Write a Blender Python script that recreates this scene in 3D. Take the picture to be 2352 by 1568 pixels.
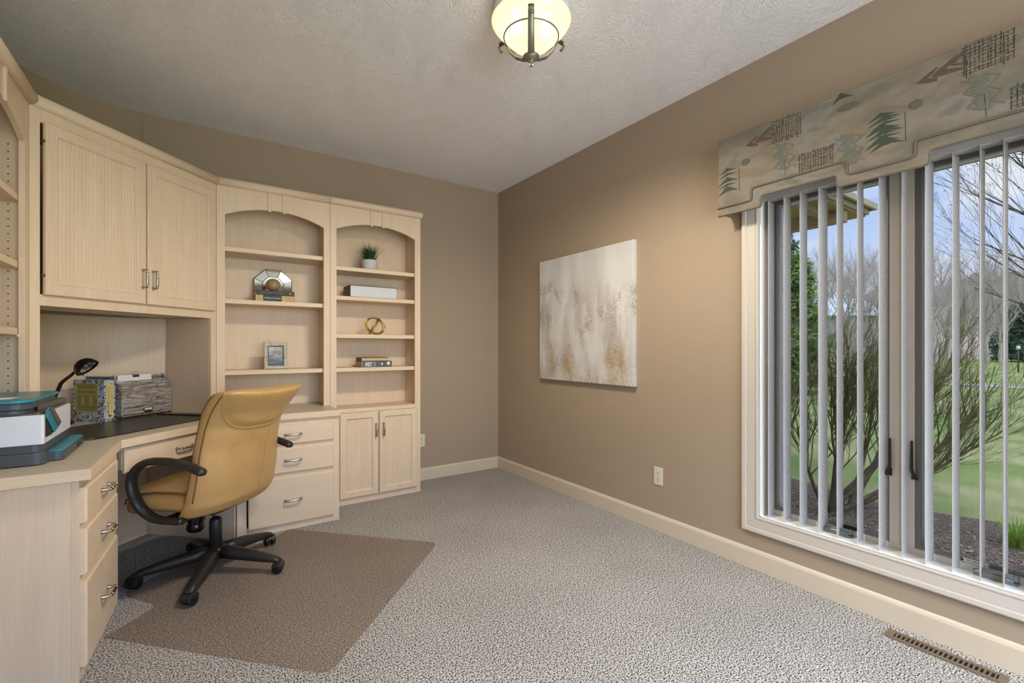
import bpy, bmesh, math, random
from mathutils import Matrix, Vector
from math import sin, cos, pi, radians

S = bpy.context.scene
for o in list(bpy.data.objects):
    bpy.data.objects.remove(o)
COL = S.collection

# ------------------------------------------------------------------ camera
cam = bpy.data.cameras.new('camera')
cam.sensor_width = 36.0
cam.lens = 36.0 * 1056.0 / 2352.0
cam.shift_y = 14.0 / 2352.0
cam.clip_start = 0.02
cam.clip_end = 500
camo = bpy.data.objects.new('camera', cam)
COL.objects.link(camo)
camo.location = (0, 0, 1.17)
camo.rotation_euler = (pi / 2, 0, -math.atan((1176 - 453) / 1056.0))
S.camera = camo

# ------------------------------------------------------------------ exposure
S.view_settings.view_transform = 'Standard'
S.view_settings.look = 'None'
S.view_settings.exposure = 0.0
S.view_settings.gamma = 1.0
S.view_settings.use_curve_mapping = False

# ------------------------------------------------------------------ sky and sun
SKY_STRENGTH = 8.5
SUN_STRENGTH = 30.0
BULB_WATTS = 58.0
wd = bpy.data.worlds.new('sky')
S.world = wd
wd.use_nodes = True
nt = wd.node_tree
nt.nodes.clear()
wo = nt.nodes.new('ShaderNodeOutputWorld')
bg = nt.nodes.new('ShaderNodeBackground')
bg.inputs['Strength'].default_value = SKY_STRENGTH
tc = nt.nodes.new('ShaderNodeTexCoord')
sep = nt.nodes.new('ShaderNodeSeparateXYZ')
nt.links.new(tc.outputs['Generated'], sep.inputs[0])
rp = nt.nodes.new('ShaderNodeValToRGB')
rp.color_ramp.elements[0].position = 0.02
rp.color_ramp.elements[0].color = (0.86, 0.91, 1.0, 1)
rp.color_ramp.elements[1].position = 0.36
rp.color_ramp.elements[1].color = (0.25, 0.47, 1.0, 1)
nt.links.new(sep.outputs['Z'], rp.inputs[0])
mp = nt.nodes.new('ShaderNodeMapping')
mp.inputs['Scale'].default_value = (3.0, 3.0, 9.0)
nt.links.new(tc.outputs['Generated'], mp.inputs[0])
ns = nt.nodes.new('ShaderNodeTexNoise')
ns.inputs['Scale'].default_value = 1.3
ns.inputs['Detail'].default_value = 6
nt.links.new(mp.outputs[0], ns.inputs['Vector'])
cr = nt.nodes.new('ShaderNodeValToRGB')
cr.color_ramp.elements[0].position = 0.50
cr.color_ramp.elements[0].color = (0, 0, 0, 1)
cr.color_ramp.elements[1].position = 0.72
cr.color_ramp.elements[1].color = (1, 1, 1, 1)
nt.links.new(ns.outputs['Fac'], cr.inputs[0])
mx = nt.nodes.new('ShaderNodeMixRGB')
mx.inputs['Color2'].default_value = (0.95, 0.97, 1.0, 1)
nt.links.new(cr.outputs['Color'], mx.inputs['Fac'])
nt.links.new(rp.outputs['Color'], mx.inputs['Color1'])
nt.links.new(mx.outputs['Color'], bg.inputs['Color'])
nt.links.new(bg.outputs[0], wo.inputs[0])

sl = bpy.data.lights.new('sun', 'SUN')
sl.energy = SUN_STRENGTH
sl.angle = radians(90)
sl.color = (0.95, 0.97, 1.0)
so = bpy.data.objects.new('sun', sl)
COL.objects.link(so)
so.location = (-3, -4, 12)
so.rotation_euler = Vector((0.22, 0.30, -0.90)).to_track_quat('-Z', 'Y').to_euler()

# ================================================================== helpers
class MB:
    def __init__(s, local=False):
        s.v, s.f, s.mi, s.sm = [], [], [], []
        s.local = local
        s.M = Matrix.Identity(4)
        s.m = 0
        s.smooth = False

    def add(s, vs, fs, smooth=None):
        b = len(s.v)
        s.v += [tuple(s.M @ Vector(p)) for p in vs]
        s.f += [tuple(b + i for i in f) for f in fs]
        s.mi += [s.m] * len(fs)
        s.sm += [s.smooth if smooth is None else smooth] * len(fs)

    def box(s, x0, y0, z0, x1, y1, z1):
        x0, x1 = min(x0, x1), max(x0, x1); y0, y1 = min(y0, y1), max(y0, y1); z0, z1 = min(z0, z1), max(z0, z1)
        s.add([(x0, y0, z0), (x1, y0, z0), (x1, y1, z0), (x0, y1, z0), (x0, y0, z1), (x1, y0, z1), (x1, y1, z1), (x0, y1, z1)],
              [(0, 3, 2, 1), (4, 5, 6, 7), (0, 1, 5, 4), (1, 2, 6, 5), (2, 3, 7, 6), (3, 0, 4, 7)], False)

    def prism(s, poly, axis, a, b, caps=True):
        def P(p, t):
            if axis == 'z': return (p[0], p[1], t)
            if axis == 'y': return (p[0], t, p[1])
            return (t, p[0], p[1])
        n = len(poly)
        ar = sum(poly[i][0] * poly[(i + 1) % n][1] - poly[(i + 1) % n][0] * poly[i][1] for i in range(n))
        if (ar < 0) != (axis == 'y'):
            poly = poly[::-1]
        vs = [P(p, a) for p in poly] + [P(p, b) for p in poly]
        fs = [(i, (i + 1) % n, n + (i + 1) % n, n + i) for i in range(n)]
        if caps:
            fs += [tuple(range(n - 1, -1, -1)), tuple(range(n, 2 * n))]
        s.add(vs, fs, False)

    def loft(s, rings, close=False, cap0=True, cap1=True, smooth=True):
        n = len(rings[0]); R = len(rings)
        vs = [p for r in rings for p in r]
        fs = []
        for k in range(R if close else R - 1):
            a, b = k * n, ((k + 1) % R) * n
            for i in range(n):
                j = (i + 1) % n
                fs.append((a + i, a + j, b + j, b + i))
        if not close:
            if cap0: fs.append(tuple(range(n - 1, -1, -1)))
            if cap1: fs.append(tuple((R - 1) * n + i for i in range(n)))
        s.add(vs, fs, smooth)

    def tube(s, pts, r, n=8, closed=False, up=None, flat=1.0, caps=True):
        pts = [Vector(p) for p in pts]
        N = len(pts)
        rr = r if isinstance(r, (list, tuple)) else [r] * N
        rings = []
        nrm = None
        for i, p in enumerate(pts):
            if closed: t = pts[(i + 1) % N] - pts[i - 1]
            else: t = pts[min(i + 1, N - 1)] - pts[max(i - 1, 0)]
            t = t.normalized() if t.length > 1e-9 else Vector((0, 0, 1))
            if up is not None:
                nrm = Vector(up) - t * Vector(up).dot(t)
            elif nrm is None:
                a = Vector((0, 0, 1)) if abs(t.z) < .9 else Vector((1, 0, 0))
                nrm = a - t * a.dot(t)
            else:
                nrm = nrm - t * nrm.dot(t)
            nrm = nrm.normalized() if nrm.length > 1e-6 else t.orthogonal().normalized()
            bn = t.cross(nrm)
            rings.append([tuple(p + nrm * (cos(2 * pi * k / n) * rr[i] * flat) + bn * (sin(2 * pi * k / n) * rr[i])) for k in range(n)])
        s.loft(rings, close=closed, cap0=caps, cap1=caps)

    def lathe(s, prof, n=32, c=(0, 0, 0), cap=True):
        rings = [[(c[0] + r * cos(2 * pi * k / n), c[1] + r * sin(2 * pi * k / n), c[2] + z) for k in range(n)] for r, z in prof]
        s.loft(rings, cap0=cap, cap1=cap)

    def cyl(s, p0, p1, r, n=16):
        s.tube([p0, p1], r, n)
        for i in range(len(s.f) - 2, len(s.f)): s.sm[i] = False

    def frame(s, o, ex, ey, en, w, h, prof):
        o, ex, ey, en = Vector(o), Vector(ex), Vector(ey), Vector(en)
        rings = []
        for ca, cb in ((0, 0), (1, 0), (1, 1), (0, 1)):
            rings.append([tuple(o + ex * ((w + d) if ca else -d) + ey * ((h + d) if cb else -d) + en * q) for d, q in prof])
        s.loft(rings, close=True, smooth=False)

    def build(s, name, mats, parent=None, bevel=0.0, seg=2, subsurf=0):
        me = bpy.data.meshes.new(name)
        vs = s.v
        if parent is not None and not s.local:
            inv = ROOT[parent.name].inverted()
            vs = [tuple(inv @ Vector(p)) for p in vs]
        me.from_pydata(vs, [], s.f)
        for p, m, q in zip(me.polygons, s.mi, s.sm):
            p.material_index = m
            p.use_smooth = q
        for m in (mats if isinstance(mats, (list, tuple)) else [mats]):
            me.materials.append(m)
        me.update()
        if len(s.f) < 60000:
            bm = bmesh.new(); bm.from_mesh(me)
            bmesh.ops.recalc_face_normals(bm, faces=bm.faces)
            bm.to_mesh(me); bm.free()
        o = bpy.data.objects.new(name, me)
        COL.objects.link(o)
        if parent is not None:
            o.parent = parent
            ROOT[o.name] = ROOT[parent.name]
        else:
            ROOT[o.name] = Matrix.Identity(4)
        if bevel:
            b = o.modifiers.new('edge', 'BEVEL')
            b.width = bevel; b.segments = seg; b.limit_method = 'ANGLE'; b.angle_limit = radians(40)
        if subsurf:
            u = o.modifiers.new('smooth', 'SUBSURF')
            u.levels = subsurf; u.render_levels = subsurf
        return o

ROOT = {}

def thing(name, label, cat, loc=(0, 0, 0), rz=0.0, group=None):
    o = bpy.data.objects.new(name, None)
    o.empty_display_size = .05
    COL.objects.link(o)
    o.location = loc
    o.rotation_euler = (0, 0, rz)
    o['label'] = label; o['category'] = cat
    if group: o['group'] = group
    ROOT[o.name] = Matrix.Translation(loc) @ Matrix.Rotation(rz, 4, 'Z')
    return o

def tag(o, label, cat, group=None, kind=None):
    o['label'] = label; o['category'] = cat
    if group: o['group'] = group
    if kind: o['kind'] = kind
    return o

def struct(o):
    o['kind'] = 'structure'
    return o

def text(name, body, size, m, parent, mtx, spacing=1.0, sx=1.0):
    cu = bpy.data.curves.new(name, 'FONT')
    cu.body = body; cu.size = size; cu.align_x = 'CENTER'; cu.align_y = 'CENTER'
    cu.space_character = spacing
    cu.extrude = 0.0002
    t = bpy.data.objects.new(name, cu)
    COL.objects.link(t)
    dg = bpy.context.evaluated_depsgraph_get()
    me = bpy.data.meshes.new_from_object(t.evaluated_get(dg))
    bpy.data.objects.remove(t)
    me.transform(mtx @ Matrix.Diagonal((sx, 1, 1, 1)))
    if parent is not None:
        me.transform(ROOT[parent.name].inverted())
    me.materials.clear(); me.materials.append(m)
    o = bpy.data.objects.new(name, me)
    COL.objects.link(o)
    if parent is not None:
        o.parent = parent; ROOT[o.name] = ROOT[parent.name]
    return o

def basis(o, ex, ey, ez):
    ex, ey, ez = Vector(ex).normalized(), Vector(ey).normalized(), Vector(ez).normalized()
    return Matrix(((ex.x, ey.x, ez.x, o[0]), (ex.y, ey.y, ez.y, o[1]), (ex.z, ey.z, ez.z, o[2]), (0, 0, 0, 1)))

# ------------------------------------------------------------------ material helpers
def srgb(r, g, b):
    f = lambda c: (c / 12.92 if c <= .04045 else ((c + .055) / 1.055) ** 2.4)
    return (f(r / 255), f(g / 255), f(b / 255), 1)

class NM:
    def __init__(s, name, col=(.5, .5, .5, 1), rough=.5, metal=0.0, spec=.5):
        s.m = bpy.data.materials.new(name)
        s.m.use_nodes = True
        s.t = s.m.node_tree
        s.b = s.t.nodes['Principled BSDF']
        s.out = s.t.nodes['Material Output']
        s.b.inputs['Base Color'].default_value = col
        s.b.inputs['Roughness'].default_value = rough
        s.b.inputs['Metallic'].default_value = metal
        s.b.inputs['Specular IOR Level'].default_value = spec

    def n(s, t, **k):
        x = s.t.nodes.new(t)
        for a, b in k.items():
            if a in x.inputs: x.inputs[a].default_value = b
            else: setattr(x, a, b)
        return x

    def l(s, a, b): s.t.links.new(a, b)

    def coord(s, scale=(1, 1, 1), rot=(0, 0, 0), kind='Object'):
        c = s.n('ShaderNodeTexCoord'); m = s.n('ShaderNodeMapping')
        m.inputs['Scale'].default_value = scale; m.inputs['Rotation'].default_value = rot
        s.l(c.outputs[kind], m.inputs[0])
        return m.outputs[0]

    def noise(s, vec, scale, detail=2, rough=.5, dist=0):
        x = s.n('ShaderNodeTexNoise')
        x.inputs['Scale'].default_value = scale; x.inputs['Detail'].default_value = detail
        x.inputs['Roughness'].default_value = rough; x.inputs['Distortion'].default_value = dist
        s.l(vec, x.inputs['Vector'])
        return x.outputs['Fac']

    def ramp(s, fac, stops, interp='LINEAR'):
        r = s.n('ShaderNodeValToRGB'); cr = r.color_ramp; cr.interpolation = interp
        while len(cr.elements) < len(stops): cr.elements.new(.5)
        for e, (p, c) in zip(cr.elements, stops):
            e.position = p; e.color = c if len(c) == 4 else (*c, 1)
        s.l(fac, r.inputs[0])
        return r.outputs['Color']

    def mix(s, fac, a, b, mode='MIX'):
        x = s.n('ShaderNodeMixRGB', blend_type=mode)
        for i, q in ((0, fac), (1, a), (2, b)):
            if hasattr(q, 'is_output'): s.l(q, x.inputs[i])
            else: x.inputs[i].default_value = q
        return x.outputs[0]

    def math(s, op, a, b=0.0, clamp=False):
        x = s.n('ShaderNodeMath', operation=op); x.use_clamp = clamp
        for i, q in ((0, a), (1, b)):
            if hasattr(q, 'is_output'): s.l(q, x.inputs[i])
            else: x.inputs[i].default_value = q
        return x.outputs[0]

    def col(s, c): s.l(c, s.b.inputs['Base Color'])

    def bump(s, h, strength=.2, dist=.002):
        b = s.n('ShaderNodeBump'); b.inputs['Strength'].default_value = strength; b.inputs['Distance'].default_value = dist
        s.l(h, b.inputs['Height']); s.l(b.outputs[0], s.b.inputs['Normal'])

W3 = lambda v: (v, v, v, 1)

def wood(name, c1, c2, axis='z', rough=.42, k=1.0):
    m = NM(name, c1, rough, spec=.35)
    sc = {'z': (14, 14, 1.1), 'x': (1.1, 14, 14), 'y': (14, 1.1, 14)}[axis]
    v = m.coord(sc)
    a = m.noise(v, 1.6, 3, .55, .6)
    sc2 = {'z': (160, 160, 5), 'x': (5, 160, 160), 'y': (160, 5, 160)}[axis]
    b = m.noise(m.coord(sc2), 1.0, 2)
    c = m.ramp(a, [(.32, c1), (.68, c2)])
    c = m.mix(.09 * k, c, m.ramp(b, [(.35, W3(.35)), (.65, W3(.95))]), 'MULTIPLY')
    m.col(c)
    return m.m

def plain(name, c, rough=.5, metal=0.0, spec=.5, bump=None):
    m = NM(name, c, rough, metal, spec)
    v = m.coord()
    n = m.noise(v, 90, 2)
    m.col(m.mix(.06, c, m.ramp(n, [(.3, W3(.5)), (.7, W3(1))]), 'MULTIPLY'))
    if bump: m.bump(m.noise(v, bump[0], 2), bump[1], bump[2])
    return m.m

MAT = {}
MAPLE1, MAPLE2 = (.75, .59, .415, 1), (.71, .545, .375, 1)
MAT['maple'] = wood('pickled_maple', MAPLE1, MAPLE2, 'z')
MAT['maple_h'] = wood('pickled_maple_across', MAPLE1, MAPLE2, 'x')
MAT['maple_y'] = wood('pickled_maple_along', MAPLE1, MAPLE2, 'y')
MAT['laminate'] = wood('maple_laminate', (.55, .475, .36, 1), (.515, .44, .33, 1), 'x', .38, .5)

m = NM('wall_paint', (.36, .275, .19, 1), .62, spec=.25)
v = m.coord()
n = m.noise(v, 70, 3)
m.col(m.mix(.08, (.368, .281, .194, 1), m.ramp(n, [(.3, W3(.6)), (.7, W3(1))]), 'MULTIPLY'))
m.bump(n, .12, .002)
MAT['wall'] = m.m

m = NM('ceiling_texture', (.85, .825, .79, 1), .85, spec=.1)
v = m.coord()
vo = m.n('ShaderNodeTexVoronoi'); vo.inputs['Scale'].default_value = 4.2
nv = m.n('ShaderNodeTexNoise'); nv.inputs['Scale'].default_value = 3.0
m.l(v, nv.inputs['Vector'])
va = m.n('ShaderNodeVectorMath', operation='MULTIPLY_ADD')
m.l(nv.outputs['Color'], va.inputs[0]); va.inputs[1].default_value = (.30, .30, 0); m.l(v, va.inputs[2])
m.l(va.outputs[0], vo.inputs['Vector'])
sb = m.n('ShaderNodeVectorMath', operation='SUBTRACT')
m.l(va.outputs[0], sb.inputs[0]); m.l(vo.outputs['Position'], sb.inputs[1])
sx = m.n('ShaderNodeSeparateXYZ'); m.l(sb.outputs[0], sx.inputs[0])
ang = m.math('ARCTAN2', sx.outputs['Y'], sx.outputs['X'])
ln = m.n('ShaderNodeVectorMath', operation='LENGTH'); m.l(sb.outputs[0], ln.inputs[0])
cb = m.n('ShaderNodeCombineXYZ')
m.l(m.math('MULTIPLY', ang, 6.0), cb.inputs[0])
m.l(m.math('MULTIPLY', ln.outputs['Value'], 42.0), cb.inputs[1])
m.l(m.math('MULTIPLY', vo.outputs['Distance'], 2.0), cb.inputs[2])
st = m.noise(cb.outputs[0], 1.7, 2, .5, 1.2)
fine = m.noise(v, 130, 2)
h = m.math('ADD', m.math('MULTIPLY', m.ramp(st, [(.5, W3(0)), (.66, W3(1))]), 1.0), m.math('MULTIPLY', fine, .25))
m.bump(h, .55, .0050)
MAT['ceiling'] = m.m

m = NM('carpet_pile', (.4, .37, .34, 1), .95, spec=.05)
v = m.coord()
n1 = m.noise(v, 180, 1, .5)
n2 = m.noise(v, 60, 2, .6)
n3 = m.noise(v, 2.2, 2)
c = m.ramp(n1, [(.37, (.030, .026, .022)), (.43, (.19, .171, .15)), (.51, (.48, .442, .40)), (.66, (.68, .64, .59))])
c = m.mix(.30, c, m.ramp(n2, [(.35, W3(.45)), (.62, W3(1.0))]), 'MULTIPLY')
c = m.mix(.30, c, m.ramp(n3, [(.38, W3(.72)), (.62, W3(1.0))]), 'MULTIPLY')
m.col(c)
m.bump(n1, .5, .006)
MAT['carpet'] = m.m

MAT['trim'] = plain('cream_trim_paint', (.60, .505, .365, 1), .4, spec=.35)
MAT['casing'] = plain('window_casing_paint', (.54, .475, .395, 1), .38, spec=.4)
MAT['sill'] = plain('white_sill_paint', (.88, .87, .83, 1), .32)
MAT['vinyl'] = plain('window_vinyl', (.72, .67, .59, 1), .4)
MAT['white_sash'] = plain('white_sash', (.72, .73, .74, 1), .35)
MAT['headrail'] = plain('grey_headrail', (.42, .40, .37, 1), .5)
MAT['gasket'] = plain('grey_screen_frame', (.19, .185, .18, 1), .45)
MAT['nickel'] = plain('brushed_nickel', (.46, .43, .385, 1), .24, 1.0)
MAT['chrome'] = plain('chrome', (.75, .75, .75, 1), .12, 1.0)
MAT['dark_bronze'] = plain('dark_pewter', (.26, .245, .18, 1), .45, .75)
MAT['black_plastic'] = plain('black_plastic', (.016, .015, .014, 1), .42, spec=.5, bump=(300, .1, .001))
MAT['black_gloss'] = plain('black_gloss', (.006, .006, .006, 1), .22)
MAT['lever'] = plain('bronze_lever', (.030, .025, .020, 1), .4, .3)
MAT['grey_metal'] = plain('grey_crank', (.24, .24, .235, 1), .4, .6)
MAT['black'] = plain('black_void', (.008, .007, .006, 1), .7)
MAT['ivory'] = plain('ivory_plastic', (.66, .60, .44, 1), .35)
MAT['vent'] = plain('brown_vent_enamel', (.20, .145, .095, 1), .45, .2)
MAT['vent_dark'] = plain('vent_void', (.012, .010, .008, 1), .8)
MAT['paper'] = plain('paper', (.80, .79, .76, 1), .7)
MAT['pages_gold'] = plain('aged_pages', (.62, .43, .20, 1), .7)
MAT['silver_pages'] = plain('silver_pages', (.60, .61, .60, 1), .45)
MAT['brass'] = plain('brass', (.50, .33, .09, 1), .26, 1.0)
MAT['gold_paint'] = wood('gold_streaked', (.36, .245, .12, 1), (.26, .17, .075, 1), 'x', .3, 1.5)
MAT['mirror'] = plain('mirror_glass', (.80, .82, .80, 1), .05, 1.0)
MAT['lead'] = plain('antique_came', (.15, .125, .06, 1), .35, .8)
MAT['black_cloth'] = plain('black_book_cloth', (.012, .014, .018, 1), .5)
MAT['red_print'] = plain('dark_red_foil', (.16, .03, .025, 1), .4)
MAT['white_print'] = plain('white_print', (.72, .74, .72, 1), .5)
MAT['gold_print'] = plain('orange_print', (.42, .17, .03, 1), .5)
MAT['tan_cloth'] = wood('streaked_tan_binding', (.58, .43, .18, 1), (.46, .31, .12, 1), 'z', .5)
MAT['dark_leather'] = plain('dark_brown_binding', (.05, .028, .015, 1), .5)
MAT['grey_cloth'] = plain('slate_binding', (.075, .085, .095, 1), .45)
MAT['frame_black'] = plain('black_inner_frame', (.012, .012, .012, 1), .35)
MAT['pot'] = plain('speckled_stoneware', (.52, .52, .50, 1), .6, bump=(200, .3, .002))
MAT['teal'] = plain('teal_plastic', (.022, .24, .31, 1), .32)
MAT['teal_dark'] = plain('teal_lid', (.030, .17, .205, 1), .32)
MAT['slate'] = plain('slate_plastic', (.060, .072, .085, 1), .38)
MAT['slate_top'] = plain('warm_grey_plastic', (.105, .095, .085, 1), .42)
MAT['white_plastic'] = plain('white_plastic', (.70, .72, .76, 1), .35)
MAT['lamp_lens'] = plain('lamp_reflector', (.60, .61, .63, 1), .18, .9)
MAT['blue_folder'] = plain('blue_folder', (.06, .13, .17, 1), .45)
MAT['soil'] = plain('soil', (.03, .022, .015, 1), .9)
MAT['blade'] = None

m = NM('tan_leather', (.47, .262, .080, 1), .36, spec=.5)
v = m.coord()
n = m.noise(v, 9, 3); f = m.noise(v, 230, 3); w = m.noise(m.coord((5, 5, 22)), 1.2, 3, .5, 1.0)
m.col(m.mix(.25, m.ramp(n, [(.3, (.475, .280, .098)), (.7, (.545, .335, .120))]), m.ramp(f, [(.3, W3(.75)), (.7, W3(1))]), 'MULTIPLY'))
m.bump(m.math('ADD', m.math('MULTIPLY', f, .35), m.math('MULTIPLY', w, 1.2)), .22, .004)
MAT['leather'] = m.m
MAT['seam'] = plain('leather_seam', (.17, .085, .025, 1), .5)

m = NM('desk_pad_leather', (.02, .015, .012, 1), .33, spec=.5)
v = m.coord()
m.col(m.ramp(m.noise(v, 7, 3), [(.35, (.016, .013, .011)), (.7, (.034, .020, .014))]))
m.bump(m.noise(v, 160, 2), .15, .002)
MAT['pad'] = m.m

# clear vinyl chair mat
m = NM('clear_vinyl', (.6, .55, .5, 1), .3)
tr = m.n('ShaderNodeBsdfTransparent'); tr.inputs[0].default_value = (.94, .90, .86, 1)
gl = m.n('ShaderNodeBsdfGlossy'); gl.inputs['Roughness'].default_value = .32
df = m.n('ShaderNodeBsdfDiffuse'); df.inputs[0].default_value = (.36, .31, .275, 1)
ms = m.n('ShaderNodeMixShader'); ms.inputs[0].default_value = .14
m.l(tr.outputs[0], ms.inputs[1]); m.l(df.outputs[0], ms.inputs[2])
ms2 = m.n('ShaderNodeMixShader'); ms2.inputs[0].default_value = .035
m.l(ms.outputs[0], ms2.inputs[1]); m.l(gl.outputs[0], ms2.inputs[2])
b = m.n('ShaderNodeBump'); b.inputs['Strength'].default_value = .25; b.inputs['Distance'].default_value = .01
m.l(m.noise(m.coord(), 5, 2), b.inputs['Height']); m.l(b.outputs[0], gl.inputs['Normal'])
m.l(ms2.outputs[0], m.out.inputs[0])
MAT['mat'] = m.m

# window glass
m = NM('window_glass', (1, 1, 1, 1), .0)
tr = m.n('ShaderNodeBsdfTransparent'); tr.inputs[0].default_value = (.97, .985, .98, 1)
gl = m.n('ShaderNodeBsdfGlossy'); gl.inputs['Roughness'].default_value = .02
fr = m.n('ShaderNodeFresnel'); fr.inputs['IOR'].default_value = 1.35
ms = m.n('ShaderNodeMixShader')
m.l(m.math('MULTIPLY', fr.outputs[0], .5), ms.inputs[0]); m.l(tr.outputs[0], ms.inputs[1]); m.l(gl.outputs[0], ms.inputs[2])
m.l(ms.outputs[0], m.out.inputs[0])
MAT['glass'] = m.m
MAT['glass'].name = 'dimming_glass'
tr.inputs[0].default_value = (.330, .334, .334, 1)  # dark tint added to dim the garden view and the incoming daylight
m = NM('clear_glass', (1, 1, 1, 1), .0)
tr = m.n('ShaderNodeBsdfTransparent'); tr.inputs[0].default_value = (.97, .985, .98, 1)
m.l(tr.outputs[0], m.out.inputs[0])
MAT['glass_clear'] = m.m

# alabaster bowl of the ceiling light, lit from inside
m = NM('seeded_amber_glass', (.9, .8, .6, 1), .3)
tr = m.n('ShaderNodeBsdfTransparent'); tr.inputs[0].default_value = (1.0, .93, .80, 1)
tl = m.n('ShaderNodeBsdfTranslucent'); tl.inputs[0].default_value = (.92, .84, .66, 1)
gl = m.n('ShaderNodeBsdfGlossy'); gl.inputs['Roughness'].default_value = .12
nn = m.noise(m.coord(), 38, 3)
ms = m.n('ShaderNodeMixShader')
m.l(m.ramp(nn, [(.3, W3(.40)), (.7, W3(.55))]), ms.inputs[0])
m.l(tr.outputs[0], ms.inputs[1]); m.l(tl.outputs[0], ms.inputs[2])
ms2 = m.n('ShaderNodeMixShader'); ms2.inputs[0].default_value = .05
m.l(ms.outputs[0], ms2.inputs[1]); m.l(gl.outputs[0], ms2.inputs[2])
em = m.n('ShaderNodeEmission'); em.inputs['Strength'].default_value = .27
m.l(m.ramp(nn, [(.3, (1, .87, .64)), (.7, (1, .93, .76))]), em.inputs['Color'])
ad = m.n('ShaderNodeAddShader'); m.l(ms2.outputs[0], ad.inputs[0]); m.l(em.outputs[0], ad.inputs[1])
m.l(ad.outputs[0], m.out.inputs[0])
MAT['bowl'] = m.m
m = NM('bulb_glow', (1, .9, .75, 1), .3)
m.b.inputs['Emission Color'].default_value = (1, .86, .62, 1)
m.b.inputs['Emission Strength'].default_value = 7.0
m.l(m.ramp(m.noise(m.coord(), 4, 1), [(.2, (1, .84, .60)), (.8, (1, .88, .66))]), m.b.inputs['Emission Color'])
MAT['bulb'] = m.m

# valance fabric
m = NM('tapestry_fabric', (.3, .27, .19, 1), .85, spec=.1)
v = m.coord((1, 1.2, 2.6))
a = m.noise(v, 4.2, 3, .5, .5)
b2 = m.noise(m.coord((1, 1.4, 2.2)), 7.0, 2, .5)
c = m.ramp(a, [(.28, (.115, .120, .100)), (.40, (.175, .155, .118)), (.50, (.265, .205, .128)), (.58, (.285, .265, .225)), (.70, (.150, .138, .110))])
c = m.mix(.35, c, m.ramp(b2, [(.35, (.19, .185, .155)), (.65, (.23, .18, .108))]))
wv = m.noise(m.coord((60, 420, 420)), 1.0, 1)
c = m.mix(.5, c, m.ramp(wv, [(.35, W3(.62)), (.65, W3(1))]), 'MULTIPLY')
m.col(m.mix(.22, c, (.20, .185, .16, 1)))
m.bump(wv, .3, .002)
MAT['fabric'] = m.m
MAT['fab_green'] = plain('woven_green', (.066, .078, .052, 1), .9, spec=.05, bump=(500, .3, .001))
MAT['fab_brown'] = plain('woven_brown', (.12, .082, .062, 1), .9, spec=.05)
MAT['fab_dark'] = plain('woven_dark_brown', (.038, .028, .019, 1), .9, spec=.05)
MAT['fab_sage'] = plain('woven_sage', (.150, .152, .118, 1), .9, spec=.05)
MAT['fab_mauve'] = plain('woven_taupe', (.130, .114, .088, 1), .9, spec=.05)
MAT['fab_welt'] = plain('fabric_welt', (.15, .13, .095, 1), .85, spec=.1, bump=(400, .4, .002))

m = NM('blind_fabric', (.70, .67, .63, 1), .8, spec=.1)
v = m.coord((80, 80, 260))
n = m.noise(v, 1.0, 2)
m.col(m.ramp(n, [(.3, (.51, .485, .46)), (.7, (.64, .615, .585))]))
m.bump(n, .25, .002)
MAT['blind'] = m.m

# canvas painting
m = NM('abstract_canvas', (.6, .56, .5, 1), .55, spec=.3)
tcx = m.n('ShaderNodeTexCoord'); sp = m.n('ShaderNodeSeparateXYZ'); m.l(tcx.outputs['Object'], sp.inputs[0])
zc = m.math('DIVIDE', sp.outputs['Z'], .985); yc = m.math('DIVIDE', sp.outputs['Y'], 1.02)   # 0..1, y=1 is the far (left) edge
c = m.ramp(m.noise(m.coord((3, 7, .9)), 1.0, 3), [(.3, (.53, .51, .48)), (.7, (.66, .64, .61))])
soft = m.noise(m.coord((4, 7, 2.0)), 1.0, 4, .6)
topf = m.ramp(zc, [(.62, W3(1)), (.80, W3(0))])
c = m.mix(m.math('MULTIPLY', m.ramp(soft, [(.45, W3(0)), (.62, W3(.75))]), topf), c, (.42, .36, .315, 1))
dash = m.noise(m.coord((90, 150, 62)), 1.0, 3, .7)
blot = m.noise(m.coord((3.2, 7.5, 3.4)), 1.0, 4, .62, .4)
def band(z0, z1, z2, z3, k):
    return m.ramp(zc, [(z0, W3(0)), (z1, W3(k)), (z2, W3(k)), (z3, W3(0))])
lft = m.ramp(yc, [(.62, W3(0)), (.80, W3(.11)), (.90, W3(.13)), (1.0, W3(.10))])
rgt = m.ramp(yc, [(.0, W3(.13)), (.12, W3(.12)), (.30, W3(0))])
mid = m.math('MULTIPLY', m.math('ADD', lft, rgt), band(.25, .5, .74, .88, 1.0))
bt = m.ramp(zc, [(.0, W3(.12)), (.16, W3(.10)), (.33, W3(0))])
dens = m.math('ADD', m.math('ADD', mid, bt), m.math('MULTIPLY', m.math('SUBTRACT', blot, .52), .95))
fk = m.math('ADD', dash, dens)
fac = m.ramp(fk, [(.58, W3(0)), (.70, W3(.80))])
fac = m.math('MULTIPLY', fac, m.ramp(m.math('ADD', zc, m.math('MULTIPLY', rgt, .8)), [(.74, W3(1)), (.86, W3(0))]))
colr = m.ramp(zc, [(.12, (.36, .225, .075)), (.30, (.33, .235, .12)), (.55, (.235, .18, .125)), (.8, (.24, .205, .165))])
c = m.mix(fac, c, colr)
m.col(c)
m.bump(m.noise(m.coord((300, 300, 300)), 1.0, 1), .2, .001)
MAT['canvas'] = m.m

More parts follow.
